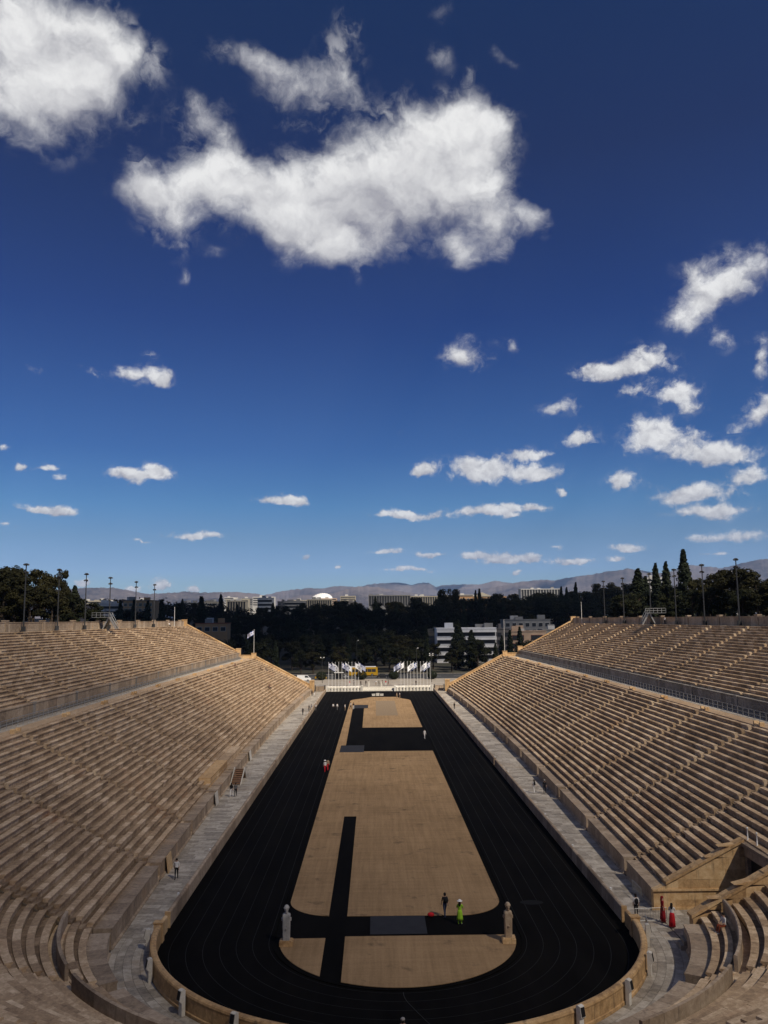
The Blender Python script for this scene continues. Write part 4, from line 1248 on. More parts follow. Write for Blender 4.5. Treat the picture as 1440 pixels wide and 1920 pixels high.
person((19.55, 1.75, Z0), R(90), 'person in a long dark red dress against the passage wall', 'stand', (0.24, 0.008, 0.014), (0.24, 0.008, 0.014), (0.24, 0.008, 0.014), hair=(0.2, 0.008, 0.012), long_hair=True, skirt=(0.24, 0.008, 0.014), scale=1.08)
person((19.85, 0.65, Z0), R(150), 'person in white top and long red skirt at the tunnel passage', 'hold', WHT, RED, RED, long_hair=True, skirt=RED)
person((21.25, -5.2, 1.37), R(-77), 'seated person in white top and rust trousers on the right curved benches', 'sit', WHT, (0.22, 0.05, 0.02), WHT, long_hair=True)
person((3.68, 3.6, 0.035), R(200), 'person in black with a backpack standing on the sand edge', 'walk', BLK, NAVY, GRY, hair=HAIR, pack=BLK, scale=1.03)
person((4.66, 2.1, 0.0), R(165), 'person in lime green dress and white sun hat on the black strip', 'hold', (0.30, 0.55, 0.03), (0.30, 0.55, 0.03), WHT, hat=('brim', (0.75, 0.73, 0.7)), dress=(0.30, 0.55, 0.03), long_hair=True)
person((-8.95, 64.3, 0.0), R(20), 'person in red trousers on the track beside the long sand sheet', 'walk', WHT, RED, BLK, hat=('brim', (0.75, 0.73, 0.7)))
person((-8.6, 65.6, 0.0), R(200), 'person in pale clothes just behind the one in red trousers', 'walk', TAN, RED, BLK)
person((7.8, 97.9, 0.0), R(30), 'person in white running on the black cross strip', 'walk', WHT, WHT, WHT)
person((18.15, 147.4, Z0), R(0), 'lone dark-clothed person far along the right walkway', 'walk', BLK, BLK)
for k, (x, y, lab, top, bot) in enumerate([
        (-11.9, 148.5, 'left one of two pale-topped people on the far left lanes', WHT, BLK), (-10.9, 148.5, 'right one of two pale-topped people on the far left lanes', WHT, GRY),
        (-8.9, 147.0, 'person in white at the left edge of the far sand sheet', WHT, TAN), (-7.6, 150.5, 'person in pale top at the left of the far rubber mat', WHT, BLK), (-6.9, 150.0, 'person in dark top at the left of the far rubber mat', BLK, WHT),
        (-18.5, 137.6, 'dark-clothed person alone on the left walkway beyond the stair', BLK, BLK), (-17.6, 144.6, 'person in black by the low wall in the far left group', BLK, BLK), (-17.25, 147.0, 'person in dark blue by the low wall in the far left group', NAVY, BLK),
        (-16.2, 147.7, 'person in white on the track side of the far left group', WHT, GRY), (-20.0, 186.8, 'left person of the pair at the far end of the left walkway', BLK, BLK), (-19.3, 186.7, 'right person of the pair at the far end of the left walkway', GRY, WHT),
        (4.7, 177.7, 'left person in beige of the pair on the farthest sand', TAN, TAN), (5.5, 177.9, 'right person in white of the pair on the farthest sand', WHT, TAN)]):
    person((x, y, Z0 if abs(x) > 17 else 0.03), R(40 * k), lab, 'walk' if k % 2 else 'stand', top, bot)
for k, (x, y, lab, top, bot) in enumerate([
        (-9.6, 208.5, 'person in pink by the left flagpoles', (0.55, 0.2, 0.2), WHT), (-8.3, 210.0, 'person in white by the left flagpoles', WHT, GRY), (-6.0, 208.8, 'person in black right of the left flagpoles', BLK, BLK),
        (-4.4, 209.5, 'person in dark clothes left of the entrance steps', BLK, BLK), (-3.6, 209.0, 'person in white shirt left of the entrance steps', WHT, BLK), (-1.2, 210.5, 'person in white at the entrance steps', WHT, TAN),
        (-0.2, 208.7, 'person in dark green at the entrance steps', (0.03, 0.05, 0.03), BLK), (0.9, 211.5, 'person in dark maroon at the entrance steps', (0.09, 0.01, 0.02), BLK), (2.0, 209.0, 'person in red shirt right of the entrance steps', RED, WHT), (2.8, 210.0, 'person in beige right of the entrance steps', TAN, (0.5, 0.15, 0.12)),
        (11.7, 208.6, 'person in dark clothes among the right flagpoles', BLK, BLK)]):
    person((x, y, 1.22), R(70 * k), lab, 'walk' if k % 2 else 'stand', top, bot)
def on_low(s, row, Y):
    off, z = LOW[row]
    return (s * PX(off + 0.2, Y), Y, z + RS - 0.47 - 0.40)
for s, row, Y, lab, top, bot in [(-1, 21, 160.0, 'left person of the pair seated high near the left terrace', (0.12, 0.03, 0.03), TAN), (-1, 21, 161.3, 'right person of the pair seated high near the left terrace', BLK, BLK),
        (-1, 16, 181.0, 'person in black seated alone on the upper left rows near the end wall', BLK, BLK), (-1, 15, 186.0, 'person in grey seated close to the left end wall', GRY, NAVY),
        (-1, 8, 155.0, 'left person in dark clothes on the lower left rows', BLK, BLK), (-1, 8, 157.0, 'right person in dark red on the lower left rows', (0.1, 0.02, 0.02), BLK)]:
    person((lambda q: (q[0], q[1], q[2] + 0.0))(on_low(s, row, Y)), R(90) if s < 0 else R(-90), lab, 'sit', top, bot)
person((-PX(40.8, 179), 179, 20.72 - 0.45), R(60), 'person in white seated at the far corner of the left parapet', 'sit', WHT, BLK)
person((PX(40.9, 116), 116, 20.72), R(-60), 'person in white top standing by the right parapet', 'stand', WHT, BLK)
person((-0.15, -16.05, 0.0), R(180), 'head and shoulders of a person in a grey cap at the bottom edge', 'stand', GRY, BLK, hat=('cap', (0.3, 0.28, 0.27)))
# ------------------------------------------------------------------ open end: barrier, plaza, road
plaza = put('plaza', None, None, (0, 206, 1.0)); tag(plaza, kind='structure')
mb = MB(); mb.box(-70, 70, 206.02, 240, 0.4, 1.2, 0.4); mb.build('plaza_paving', M['paving'], plaza)
mb = MB()
for q in range(7):
    mb.box(-5.3, 4.7, 203.2 + 0.4 * q, 206.0, 0.17 * q, 0.17 * (q + 1), random.random())
mb.build('entrance_steps', M['white_stone'], plaza)
road = put('road', None, None, (0, 250, 1.0)); tag(road, kind='structure')
M['asphalt'] = plain('asphalt', (0.045, 0.045, 0.046), 0.9)
mb = MB(); mb.box(-120, 120, 240.2, 268, 0.4, 1.08); mb.build('carriageway', M['asphalt'], road)
mb = MB(); mb.box(-120, 120, 239.9, 240.2, 0.4, 1.22, 0.5); mb.box(-120, 120, 268, 268.3, 0.4, 1.22, 0.5); mb.build('kerb', M['grey'], road)
for q in range(16):
    mb = MB(); mb.box(-60 + 8 * q, -56.5 + 8 * q, 253.9, 254.1, 1.08, 1.086); mb.build('road_marking', M['white_paint'], road)
for x0, x1, lab in ((-16.6, -5.5, 'white stepped marble barrier at the far end of the track, left of the entrance steps'), (4.8, 16.5, 'white stepped marble barrier at the far end of the track, right of the entrance steps')):
    t = thing('stone_barrier', ((x0 + x1) / 2, 203.4, 0), lab, 'barrier')
    nq = 11
    for q in range(nq):
        a_, b2 = x0 + (x1 - x0) * q / nq, x0 + (x1 - x0) * (q + 1) / nq
        mb = MB()
        mb.prism_x([(202.9, 0), (204.1, 0), (204.1, 1.62), (203.7, 1.62), (203.25, 1.1), (203.25, 0.5), (202.9, 0.42)], a_ + 0.03, b2 - 0.03, random.random())
        mb.box(a_ + 0.36, b2 - 0.36, 202.72, 203.3, 0, 1.3, random.random())
        mb.build('barrier_block', M['white_stone'], t)
    for x in (x0, x1):
        mb = MB(); mb.box(x - 0.28, x + 0.28, 202.7, 204.3, 0, 1.75, 0.8); mb.build('end_pier', M['white_stone'], t)
for s in (-1, 1):
    mb = MB(); mb.box(-1.35, 1.35, -0.3, 0.3, 0.0, 1.45, 0.5); mb.box(-1.4, 1.4, -0.36, 0.36, 1.45, 1.56, 0.9)
    o = put('walkway_wall', mb.mesh('walkway_wall', M['wall']), None, (s * 18.75, 203.6, 0.05))
    tag(o, 'pinkish low wall closing the far end of the %s walkway' % SIDE[s], 'wall')
    for sx in (-1.5, 1.5):
        mb = MB(); mb.box(-0.14, 0.14, -0.25, 0.25, 0, 1.9, 0.6)
        put('gate_post', mb.mesh('gate_post', M['dark_steel']), o, (sx, 0, 0), local=True)
for k, x in enumerate((-3.4, 0.6)):
    mb = MB(); mb.box(-0.22, 0.22, -0.22, 0.22, 0, 1.5, 0.8); mb.box(-0.27, 0.27, -0.27, 0.27, 1.5, 1.6, 0.8)
    tag(put('gate_pillar', mb.mesh('gate_pillar', M['white_stone']), None, (x, 206.4, 1.2)), '%s short white pillar at the top of the entrance steps' % ('left' if k == 0 else 'right'), 'pillar', 'entrance pillars')
for k, x in enumerate((-1.9, -0.7, 0.5)):
    mb = MB(); mb.prism_x([(-0.45, 0), (0.45, 0), (0.45, 0.42 + 0.2 * (k == 1)), (-0.45, 0.42 + 0.2 * (k == 1))], -0.48, 0.48, 0.5); mb.box(-0.52, 0.52, -0.5, 0.5, 0.42 + 0.2 * (k == 1), 0.5 + 0.2 * (k == 1), 0.7)
    tag(put('podium_block', mb.mesh('podium_block', M['white_stone']), None, (x, 187.6, 0.0)), '%s pale podium block at the far edge of the sand' % ('left', 'taller middle', 'right')[k], 'podium', 'winners podium blocks')

# street lamps
def street_lamp(loc, heads, H_, label):
    t = thing('street_lamp', loc, label, 'lamp', 'street lamps behind the flagpoles')
    mb = MB(); mb.tube((0, 0, 0), (0, 0, H_), 0.09, 0.06, 8); put('pole', mb.mesh('pole', M['dark_steel']), t, (0, 0, 0), local=True)
    for q in range(heads):
        mb = MB(); c, d = (-0.55 if q % 2 else 0.55), (H_ + 0.35 if q > 1 else H_ - 0.2)
        mb.tube((0, 0, d - 0.1), (c, 0, d), 0.03, n=6); mb.ball((c, 0, d + 0.12), 0.2, 0.2, 0.18, 8, 6)
        put('lamp_head', mb.mesh('lamp_head', M['white_paint']), t, (0, 0, 0), local=True)
street_lamp((17.6, 222, 1.2), 4, 9.0, 'street lamp with four white heads right of the right flagpoles')
street_lamp((-19.2, 222, 1.2), 2, 8.6, 'street lamp with two white heads left of the left flagpoles')
street_lamp((13.3, 236, 1.2), 1, 11.0, 'thin dark street lamp behind the right flagpoles')
street_lamp((-8.6, 272, 1.2), 1, 13.0, 'white-headed lamp among the trees above the left flags')

# vehicles
def wheel(t, x, y, r, w):
    mb = MB(); mb.tube((0, -w / 2, 0), (0, w / 2, 0), r, n=14); wh = put('wheel', mb.mesh('wheel', M['black']), t, (x, y, r), local=True)
    mb = MB(); mb.tube((0, -w / 2 - 0.01, 0), (0, w / 2 + 0.01, 0), r * 0.55, n=10); put('rim', mb.mesh('rim', M['steel']), wh, (0, 0, 0), local=True)
M['yellow'] = plain('bus_yellow', (0.42, 0.24, 0.012), 0.35, var=0.04)
M['white_car'] = plain('white_car_paint', (0.72, 0.72, 0.71), 0.3, var=0.03)
M['dark_car'] = plain('dark_car_paint', (0.02, 0.021, 0.024), 0.25, var=0.03)
M['silver_car'] = plain('silver_car_paint', (0.42, 0.42, 0.42), 0.3, 0.4, var=0.03)
M['lamp_red'] = plain('tail_lamp', (0.4, 0.01, 0.01), 0.3)
def bus(loc, rz, label):
    t = thing('city_bus', loc, label, 'bus', rz=rz)
    mb = MB(); mb.prism_y([(-5.4, 0.35), (5.4, 0.35), (5.45, 1.4), (5.35, 3.15), (5.15, 3.35), (-5.2, 3.35), (-5.4, 3.1)], -1.25, 1.25, 0.5); put('body', mb.mesh('body', M['yellow']), t, (0, 0, 0), local=True)
    for q in range(6):
        for sy in (-1, 1):
            mb = MB(); mb.box(-4.9 + 1.62 * q, -3.42 + 1.62 * q, sy * 1.25 - 0.02, sy * 1.25 + 0.02, 1.55, 2.65); put('window', mb.mesh('window', M['glass']), t, (0, 0, 0), local=True)
    mb = MB(); mb.box(5.36, 5.44, -1.1, 1.1, 1.35, 2.9); put('windscreen', mb.mesh('windscreen', M['glass']), t, (0, 0, 0), local=True)
    mb = MB(); mb.box(-4.8, 4.8, -1.2, 1.2, 3.36, 3.58); put('roof_unit', mb.mesh('roof_unit', M['white_car']), t, (0, 0, 0), local=True)
    for x in (-3.3, 3.3):
        for y in (-1.12, 1.12):
            wheel(t, x, y, 0.48, 0.3)
def car(loc, rz, paint, label, van=False, cat='car', grp='vehicles on the street'):
    t = thing('van' if van else 'parked_car', loc, label, cat, grp, rz)
    if van:
        pr = [(-2.4, 0.35), (2.4, 0.35), (2.45, 1.0), (1.9, 1.2), (1.35, 2.0), (-2.35, 2.1), (-2.45, 1.0)]
    else:
        pr = [(-2.1, 0.28), (2.1, 0.28), (2.15, 0.7), (1.2, 0.88), (0.55, 1.42), (-1.05, 1.45), (-1.75, 0.95), (-2.15, 0.85)]
    mb = MB(); mb.prism_y(pr, -0.84, 0.84, 0.5); put('body', mb.mesh('body', paint), t, (0, 0, 0), local=True)
    for sy in (-1, 1):
        mb = MB()
        mb.prism_y([(-1.3, 0.93), (0.95, 0.93), (0.48, 1.36), (-0.95, 1.38)] if not van else [(0.3, 1.25), (1.7, 1.25), (1.25, 1.9), (0.3, 1.95)], sy * 0.845 - 0.01, sy * 0.845 + 0.01)
        put('window', mb.mesh('window', M['glass']), t, (0, 0, 0), local=True)
        mb = MB(); mb.box(2.08, 2.17, sy * 0.6 - 0.15, sy * 0.6 + 0.15, 0.6, 0.72); put('headlight', mb.mesh('headlight', M['lens']), t, (0, 0, 0), local=True)
        mb = MB(); mb.box(-2.2, -2.1, sy * 0.62 - 0.13, sy * 0.62 + 0.13, 0.62, 0.8); put('tail_light', mb.mesh('tail_light', M['lamp_red']), t, (0, 0, 0), local=True)
    for x in (-1.35, 1.35):
        for y in (-0.78, 0.78):
            wheel(t, x, y, 0.32, 0.2)
bus((-5.9, 258, 1.08), R(4), 'yellow city bus standing on the road behind the left flags')
car((-13.2, 247, 1.08), R(2), M['silver_car'], 'silver car on the road right of the left flags')
car((1.4, 246.5, 1.08), R(-3), M['dark_car'], 'dark car on the road between the two flag rows')
car((4.6, 250, 1.08), R(182), M['dark_car'], 'farther dark car between the two flag rows')
car((-26.2, 232, 1.2), R(5), M['white_car'], 'white van parked behind the left stand end', True, 'van')
car((-21.0, 243, 1.08), R(0), M['yellow'], 'yellow taxi on the road behind the left lamp', cat='taxi')
sh = thing('bus_shelter', (-14.3, 238.2, 1.2), 'pale flat-roofed bus shelter behind the left flagpoles', 'shelter')
mb = MB(); mb.box(-1.7, 1.7, -0.8, 0.8, 2.4, 2.55); put('roof', mb.mesh('roof', M['white_paint']), sh, (0, 0, 0), local=True)
for x in (-1.6, 1.6):
    mb = MB(); mb.tube((x, 0.7, 0), (x, 0.7, 2.4), 0.05, n=6); put('post', mb.mesh('post', M['dark_steel']), sh, (0, 0, 0), local=True)
mb = MB(); mb.box(-1.6, 1.6, 0.68, 0.72, 0.3, 2.2); put('pane', mb.mesh('pane', M['glass']), sh, (0, 0, 0), local=True)

# ------------------------------------------------------------------ buildings
def bmat(name, c):
    return plain(name, c, 0.85, var=0.12, scale=0.4)
M['b_white'] = bmat('render_white', (0.44, 0.43, 0.41)); M['b_grey'] = bmat('render_grey', (0.22, 0.215, 0.205)); M['b_tan'] = bmat('render_tan', (0.42, 0.30, 0.21)); M['b_ochre'] = bmat('render_ochre', (0.36, 0.21, 0.10))
M['b_cream'] = bmat('render_cream', (0.34, 0.305, 0.235)); M['b_dark'] = bmat('render_dark', (0.12, 0.11, 0.105)); M['roof_red'] = bmat('roof_tile', (0.22, 0.06, 0.035)); M['void'] = plain('shaded_recess', (0.03, 0.03, 0.032), 0.6)  # the last, near-black colour paints the shade in window and balcony recesses
M['b_bright'] = bmat('render_bright_white', (0.74, 0.73, 0.71))
def building(x0, x1, Y, zt, storeys, sh_, mat, label, dep=12.0, style='win', roof=None, cols=None, winmat=None, z0=None, name='apartment_building'):
    """a block whose front (towards the camera) is at depth Y; windows or balcony bands are parts"""
    zb = ground_z((x0 + x1) / 2, Y) - 2 if z0 is None else z0
    t = thing(name, ((x0 + x1) / 2, Y + dep / 2, zb), label, 'building')
    mb = MB(); mb.box(x0, x1, Y, Y + dep, zb, zt, 0.5); mb.build('wall', mat, t)
    w = x1 - x0
    mb = MB(); mb.box(x0 - 0.25, x1 + 0.25, Y - 0.25, Y + dep + 0.25, zt, zt + 0.35, 0.6); rf = mb.build('roof', roof or mat, t)
    rd = random.Random(int(x0 * 7 + Y))
    for q in range(3):
        rw = min(w * 0.2, 4.0); xx = rd.uniform(x0 + 0.5, max(x0 + 0.6, x1 - rw - 0.5)); hh = rd.uniform(1.0, 2.6)
        mb = MB(); mb.box(xx, xx + rw, Y + 2.5 + q * 2.4, Y + 4.4 + q * 2.4, zt + 0.35, zt + 0.35 + hh); mb.build('roof_hut', rd.choice((M['b_white'], M['b_grey'], mat)), t)
    if style == 'band':
        for f in range(storeys):
            z1 = zt - 0.3 - f * sh_
            mb = MB(); mb.box(x0 - 0.1, x1 + 0.1, Y - 1.5, Y - 0.003, z1 - 0.22, z1, 0.5); mb.box(x0 - 0.1, x1 + 0.1, Y - 1.5, Y - 1.38, z1 - sh_ * 0.42, z1 - 0.3, 0.7)
            mb.build('balcony', mat, t)
            mb = MB(); mb.box(x0 + 0.3, x1 - 0.3, Y - 0.06, Y - 0.004, z1 - sh_ + 0.25, z1 - 0.25, 0.5); mb.build('shaded_window_band', M['void'], t)
    elif style == 'cols':
        k = cols or int(w / 2.2)
        mb = MB(); mb.box(x0, x1, Y - 0.08, Y - 0.004, zt - sh_ * storeys, zt - 0.8); mb.build('shaded_window_band', M['void'], t)
        for q in range(k + 1):
            xx = x0 + w * q / k
            mb = MB(); mb.box(xx - 0.3, xx + 0.3, Y - 0.7, Y - 0.09, zt - sh_ * storeys, zt - 0.6); mb.build('column', mat, t)
        mb = MB(); mb.box(x0 - 0.5, x1 + 0.5, Y - 0.9, Y - 0.1, zt - 0.6, zt + 0.4); mb.build('cornice', mat, t)
    else:
        k = cols or max(2, int(w / 3.2))
        for f in range(storeys):
            z1 = zt - 0.8 - f * sh_
            for q in range(k):
                xx = x0 + w * (q + 0.5) / k
                ww = w / k * 0.30
                wn_ = put('window', None, t, (xx, Y, z1 - sh_ * 0.5))
                mb = MB(); mb.box(-ww - 0.12, ww + 0.12, -0.10, -0.002, -sh_ * 0.33, sh_ * 0.3); put('frame', mb.mesh('frame', winmat or M['b_white']), wn_, (0, 0, 0), local=True)
                mb = MB(); mb.box(-ww, ww, -0.14, -0.102, -sh_ * 0.29, sh_ * 0.26); put('pane', mb.mesh('pane', M['glass']), wn_, (0, 0, 0), local=True)
    return t
building(27.6, 55.4, 330, 17.8, 5, 3.5, M['b_bright'], 'white apartment block with horizontal balcony bands behind the right flags', 14, 'band', z0=0)
building(55.5, 62.0, 331, 17.4, 4, 3.5, M['b_dark'], 'dark side block attached right of the banded white block', 12, 'win', z0=0, winmat=M['b_dark'])
building(62.3, 80.2, 336, 16.0, 3, 3.9, M['b_tan'], 'tan building with wide red-framed windows behind the right stand', 12, 'win', cols=2, z0=0, winmat=M['roof_red'])
building(80.6, 97.0, 345, 16.6, 3, 3.6, M['b_grey'], 'grey office block with a dark glass top floor behind the right stand', 12, 'band', z0=0)
building(66.0, 90.0, 372, 21.5, 2, 3.4, M['b_grey'], 'flat grey roof with white huts above the tan building', 14, 'win')
building(-146.2, -129.2, 420, 34.2, 4, 3.0, M['b_ochre'], 'ochre building with dark flat roof above the left parapet', 14, 'win', M['b_dark'], cols=6)
building(-170.0, -149.0, 440, 33.0, 3, 3.0, M['b_white'], 'white balconied apartment block left of the ochre building', 12, 'band')
building(-186.0, -172.0, 446, 31.5, 2, 3.0, M['b_tan'], 'low tan block at the far left behind the third mast', 12, 'win')
building(-83.5, -69.0, 322, 21.0, 1, 3.2, M['b_ochre'], 'small ochre house with a red tiled roof above the left end wall', 9, 'win', M['roof_red'], name='house')
building(-183, -160, 705, 38.6, 4, 3.2, M['b_grey'], 'dark grey block on the skyline right of the sixth mast', 15, 'win')
building(-158, -141, 700, 39.5, 4, 3.2, M['b_cream'], 'cream block on the skyline with small square windows', 15, 'win')
building(-139, -122, 720, 40.5, 4, 3.4, M['b_cream'], 'long cream block on the skyline left of the white block', 15, 'cols')
building(-122, -107, 800, 45.2, 4, 4.0, M['b_white'], 'white banded block on the skyline with a rooftop box', 15, 'band')
building(-105, -96, 830, 42.0, 3, 3.2, M['b_dark'], 'narrow dark block on the skyline between two white ones', 12, 'win')
building(-95, -72, 800, 41.8, 3, 3.4, M['b_grey'], 'low grey block on the skyline left below the white shell roof', 15, 'band')
building(-71, -46, 805, 43.2, 3, 3.4, M['b_cream'], 'pale arcaded block on the skyline below the white shell roof', 15, 'cols')
building(-42, -20, 830, 40.8, 3, 3.4, M['b_dark'], 'dark low block on the skyline right of the white shell roof', 15, 'win')
building(-8, 40, 905, 50.0, 3, 4.0, M['b_grey'], 'long dark columned block on the skyline left of the pedimented palace', 18, 'cols', cols=16)
building(42, 92, 925, 49.0, 3, 4.0, M['b_cream'], 'long pale block on the skyline beside the tallest central conifer', 18, 'cols', cols=18)
pal = building(97, 152, 905, 47.6, 3, 4.6, M['b_ochre'], 'ochre palace with a central pediment on the skyline', 20, 'win', cols=13, name='palace')
mb = MB(); mb.prism_y([(113, 47.9), (135, 47.9), (124, 52.6)], 904.2, 912, 0.5); mb.build('pediment', M['b_cream'], pal)
building(186, 236, 1000, 59.2, 3, 4.2, M['b_white'], 'white colonnaded block on the skyline right of the palace', 20, 'cols', cols=14)
building(300, 352, 1010, 57.6, 3, 4.0, M['b_grey'], 'long pale slab on the skyline between the right masts', 20, 'band')
building(330, 348, 700, 62.5, 3, 3.2, M['b_white'], 'white terraced building on the slope at the far right', 14, 'band')
building(246, 262, 690, 58.0, 2, 3.2, M['b_white'], 'small white building among the trees right of the tall cypress', 12, 'band')
rd = random.Random(21)
for k in range(26):
    x = -520 + k * 42 + rd.uniform(-8, 8); Y = 1250 + rd.uniform(-120, 420)
    w = rd.uniform(22, 40); zt = 50 + (Y - 1100) * 0.028 + rd.uniform(-3, 7)
    mat = rd.choice((M['b_white'], M['b_cream'], M['b_grey'], M['b_tan']))
    t = thing('city_block', (x, Y, 0), 'distant city block in the band of buildings under the hills', 'building', 'distant city blocks under the hills')
    mb = MB(); mb.box(x, x + w, Y, Y + 16, 2, zt); mb.build('wall', mat, t)
    for f in range(4):
        mb = MB(); mb.box(x + 1, x + w - 1, Y - 0.3, Y - 0.02, zt - 3.0 - 3.4 * f, zt - 1.5 - 3.4 * f); mb.build('shaded_window_band', M['void'], t)
    mb = MB(); mb.box(x + w * 0.3, x + w * 0.5, Y + 4, Y + 9, zt, zt + 2.6); mb.build('roof_hut', M['b_white'], t)
# shell-like white roof beyond the city
shell = thing('shell_roof', (-163, 2500, 60), 'bright white shell-shaped roof beyond the city skyline', 'roof')
mb = MB(); vs, fs = [], []
for i in range(25):
    for j in range(9):
        u, w = i / 24, j / 8
        a = math.pi * u
        rib = 1 + 0.05 * math.cos(u * 60)
        hh = (math.sin(a) ** 0.55) * 17.5 * rib * math.cos(w * math.pi / 2 * 0.96) * (0.85 + 0.3 * u)
        vs.append((-196 + 67 * u, 2500 - 26 * math.sin(a) ** 0.5 * w, 86.5 + hh))
for i in range(24):
    for j in range(8):
        q = i * 9 + j
        fs.append((q, q + 9, q + 10, q + 1))
mb.add(vs, fs); mb.build('shell', M['white_paint'], shell, smooth=True)
mb = MB(); mb.box(-190, -134, 2476, 2500, 55, 87); mb.build('wall', M['b_grey'], shell)
# ------------------------------------------------------------------ trees
def leafmat(name, c0, c1):
    m, k, b = new_mat(name)
    pos = k.new('ShaderNodeNewGeometry').outputs['Position']
    t = k.new('ShaderNodeAttribute', attribute_name='tone').outputs['Fac']
    rnd = k.new('ShaderNodeObjectInfo').outputs['Random']
    a = k.m('MULTIPLY_ADD', k.noise(pos, 0.35, 3.0, 0.6), 0.7, k.m('MULTIPLY', t, 0.35))
    a = k.m('MULTIPLY_ADD', rnd, 0.25, a)
    k.put(b.inputs['Base Color'], k.mix(k.rng(a, 0.35, 0.95), c4(c0), c4(c1)))
    b.inputs['Roughness'].default_value = 0.85
    b.inputs['Specular IOR Level'].default_value = 0.1
    return m
M['leaf_pine'] = leafmat('pine_needles', (0.010, 0.011, 0.005), (0.036, 0.032, 0.012))
M['leaf_dark'] = leafmat('cypress_needles', (0.011, 0.015, 0.009), (0.028, 0.034, 0.017))
M['leaf_broad'] = leafmat('broad_leaves', (0.008, 0.010, 0.005), (0.025, 0.027, 0.011))
M['bark'] = plain('bark', (0.05, 0.036, 0.025), 0.95, var=0.4)

def leaves(mb, c, rad, k, size, rd):
    for _ in range(k):
        while True:
            d = Vector((rd.uniform(-1, 1), rd.uniform(-1, 1), rd.uniform(-1, 1)))
            if 0.05 < d.length < 1: break
        d = d.normalized() * (d.length ** 0.5)
        p = Vector(c) + Vector((d.x * rad[0], d.y * rad[1], d.z * rad[2]))
        nrm = (d + Vector((rd.uniform(-.6, .6), rd.uniform(-.6, .6), rd.uniform(-.2, .9)))).normalized()
        a = nrm.orthogonal().normalized(); b = nrm.cross(a)
        an = rd.uniform(0, 6.28); a, b = a * math.cos(an) + b * math.sin(an), b * math.cos(an) - a * math.sin(an)
        s = size * rd.uniform(0.6, 1.3)
        mb.add([p - a * s - b * s * 0.45, p + a * s * 0.2 - b * s * 0.6, p + a * s + b * s * 0.3, p - a * s * 0.1 + b * s * 0.65], [(0, 1, 2, 3)], rd.random())

def crown_mesh(kind, seed):
    """unit tree 1 m tall; returns crown and trunk meshes"""
    rd = random.Random(seed); cr_, tr = MB(), MB()
    if kind == 'cypress':
        for q in range(46):
            z = 0.06 + 0.92 * (q / 45) ; r = 0.085 * (math.sin(min(1, (1 - z) * 1.5 + 0.08) * math.pi / 2)) * rd.uniform(0.75, 1.15)
            for e in range(3):
                a = rd.uniform(0, 6.28)
                leaves(cr_, (r * 0.65 * math.cos(a), r * 0.65 * math.sin(a), z), (r * 0.55, r * 0.55, 0.035), 34, 0.017, rd)
        leaves(cr_, (0.005, 0, 0.985), (0.012, 0.012, 0.03), 30, 0.01, rd)
        tr.tube((0, 0, 0), (0, 0, 0.9), 0.018, 0.004, 7)
    else:
        flat = kind == 'pine'
        tr.tube((0, 0, 0), (0.01, 0.005, 0.45), 0.030, 0.020, 8); tr.tube((0.01, 0.005, 0.45), (0.02, -0.01, 0.82), 0.020, 0.007, 7)
        nb = 19 if flat else 22
        for q in range(nb):
            a = q * 2.4 + rd.uniform(-0.4, 0.4)
            h = rd.uniform(0.36, 0.92) if flat else rd.uniform(0.28, 0.92)
            prof = math.sin(math.pi * min(1, max(0.0, (1.02 - h) / (0.80 if flat else 0.9)))) ** 0.6
            rr = rd.uniform(0.45, 1.0) * (0.30 if flat else 0.34) * prof
            c = (rr * math.cos(a), rr * math.sin(a), h)
            tr.tube((0.01, 0, max(0.2, h - 0.16)), (c[0] * 0.9, c[1] * 0.9, h - 0.01), 0.010, 0.003, 5, caps=False)
            for e in range(3):
                cc = (c[0] + rd.uniform(-.05, .05), c[1] + rd.uniform(-.05, .05), h + rd.uniform(-.035, .045))
                s = rd.uniform(0.05, 0.10)
                leaves(cr_, cc, (s * 1.15, s * 1.15, s * (0.7 if flat else 0.95)), 80, 0.020, rd)
        leaves(cr_, (0.015, 0, 0.92), (0.07, 0.07, 0.07), 110, 0.015, rd)
    lm = {'cypress': M['leaf_dark'], 'pine': M['leaf_pine'], 'broad': M['leaf_broad']}[kind]
    return cr_.mesh('crown', lm), tr.mesh('trunk', M['bark'])
TREE = {k: [crown_mesh(k, 100 + q) for q in range(nv)] for k, nv in (('cypress', 3), ('pine', 4), ('broad', 4))}
NAME = {'cypress': 'cypress_tree', 'pine': 'pine_tree', 'broad': 'broadleaf_tree'}
_tc = [0]
def tree(kind, x, y, top, label, wide=1.0, group=None, z0=None):
    zb = ground_z(x, y) - 0.2 if z0 is None else z0
    H_ = max(top - zb, 3.0)
    _tc[0] += 1
    c, tr = TREE[kind][_tc[0] % len(TREE[kind])]
    t = thing(NAME[kind], (x, y, zb), label, 'tree', group, (_tc[0] * 2.399) % 6.283)
    t.scale = (H_ * wide, H_ * wide, H_)
    put('trunk', tr, t, (0, 0, 0), local=True); put('crown', c, t, (0, 0, 0), local=True)
    return t
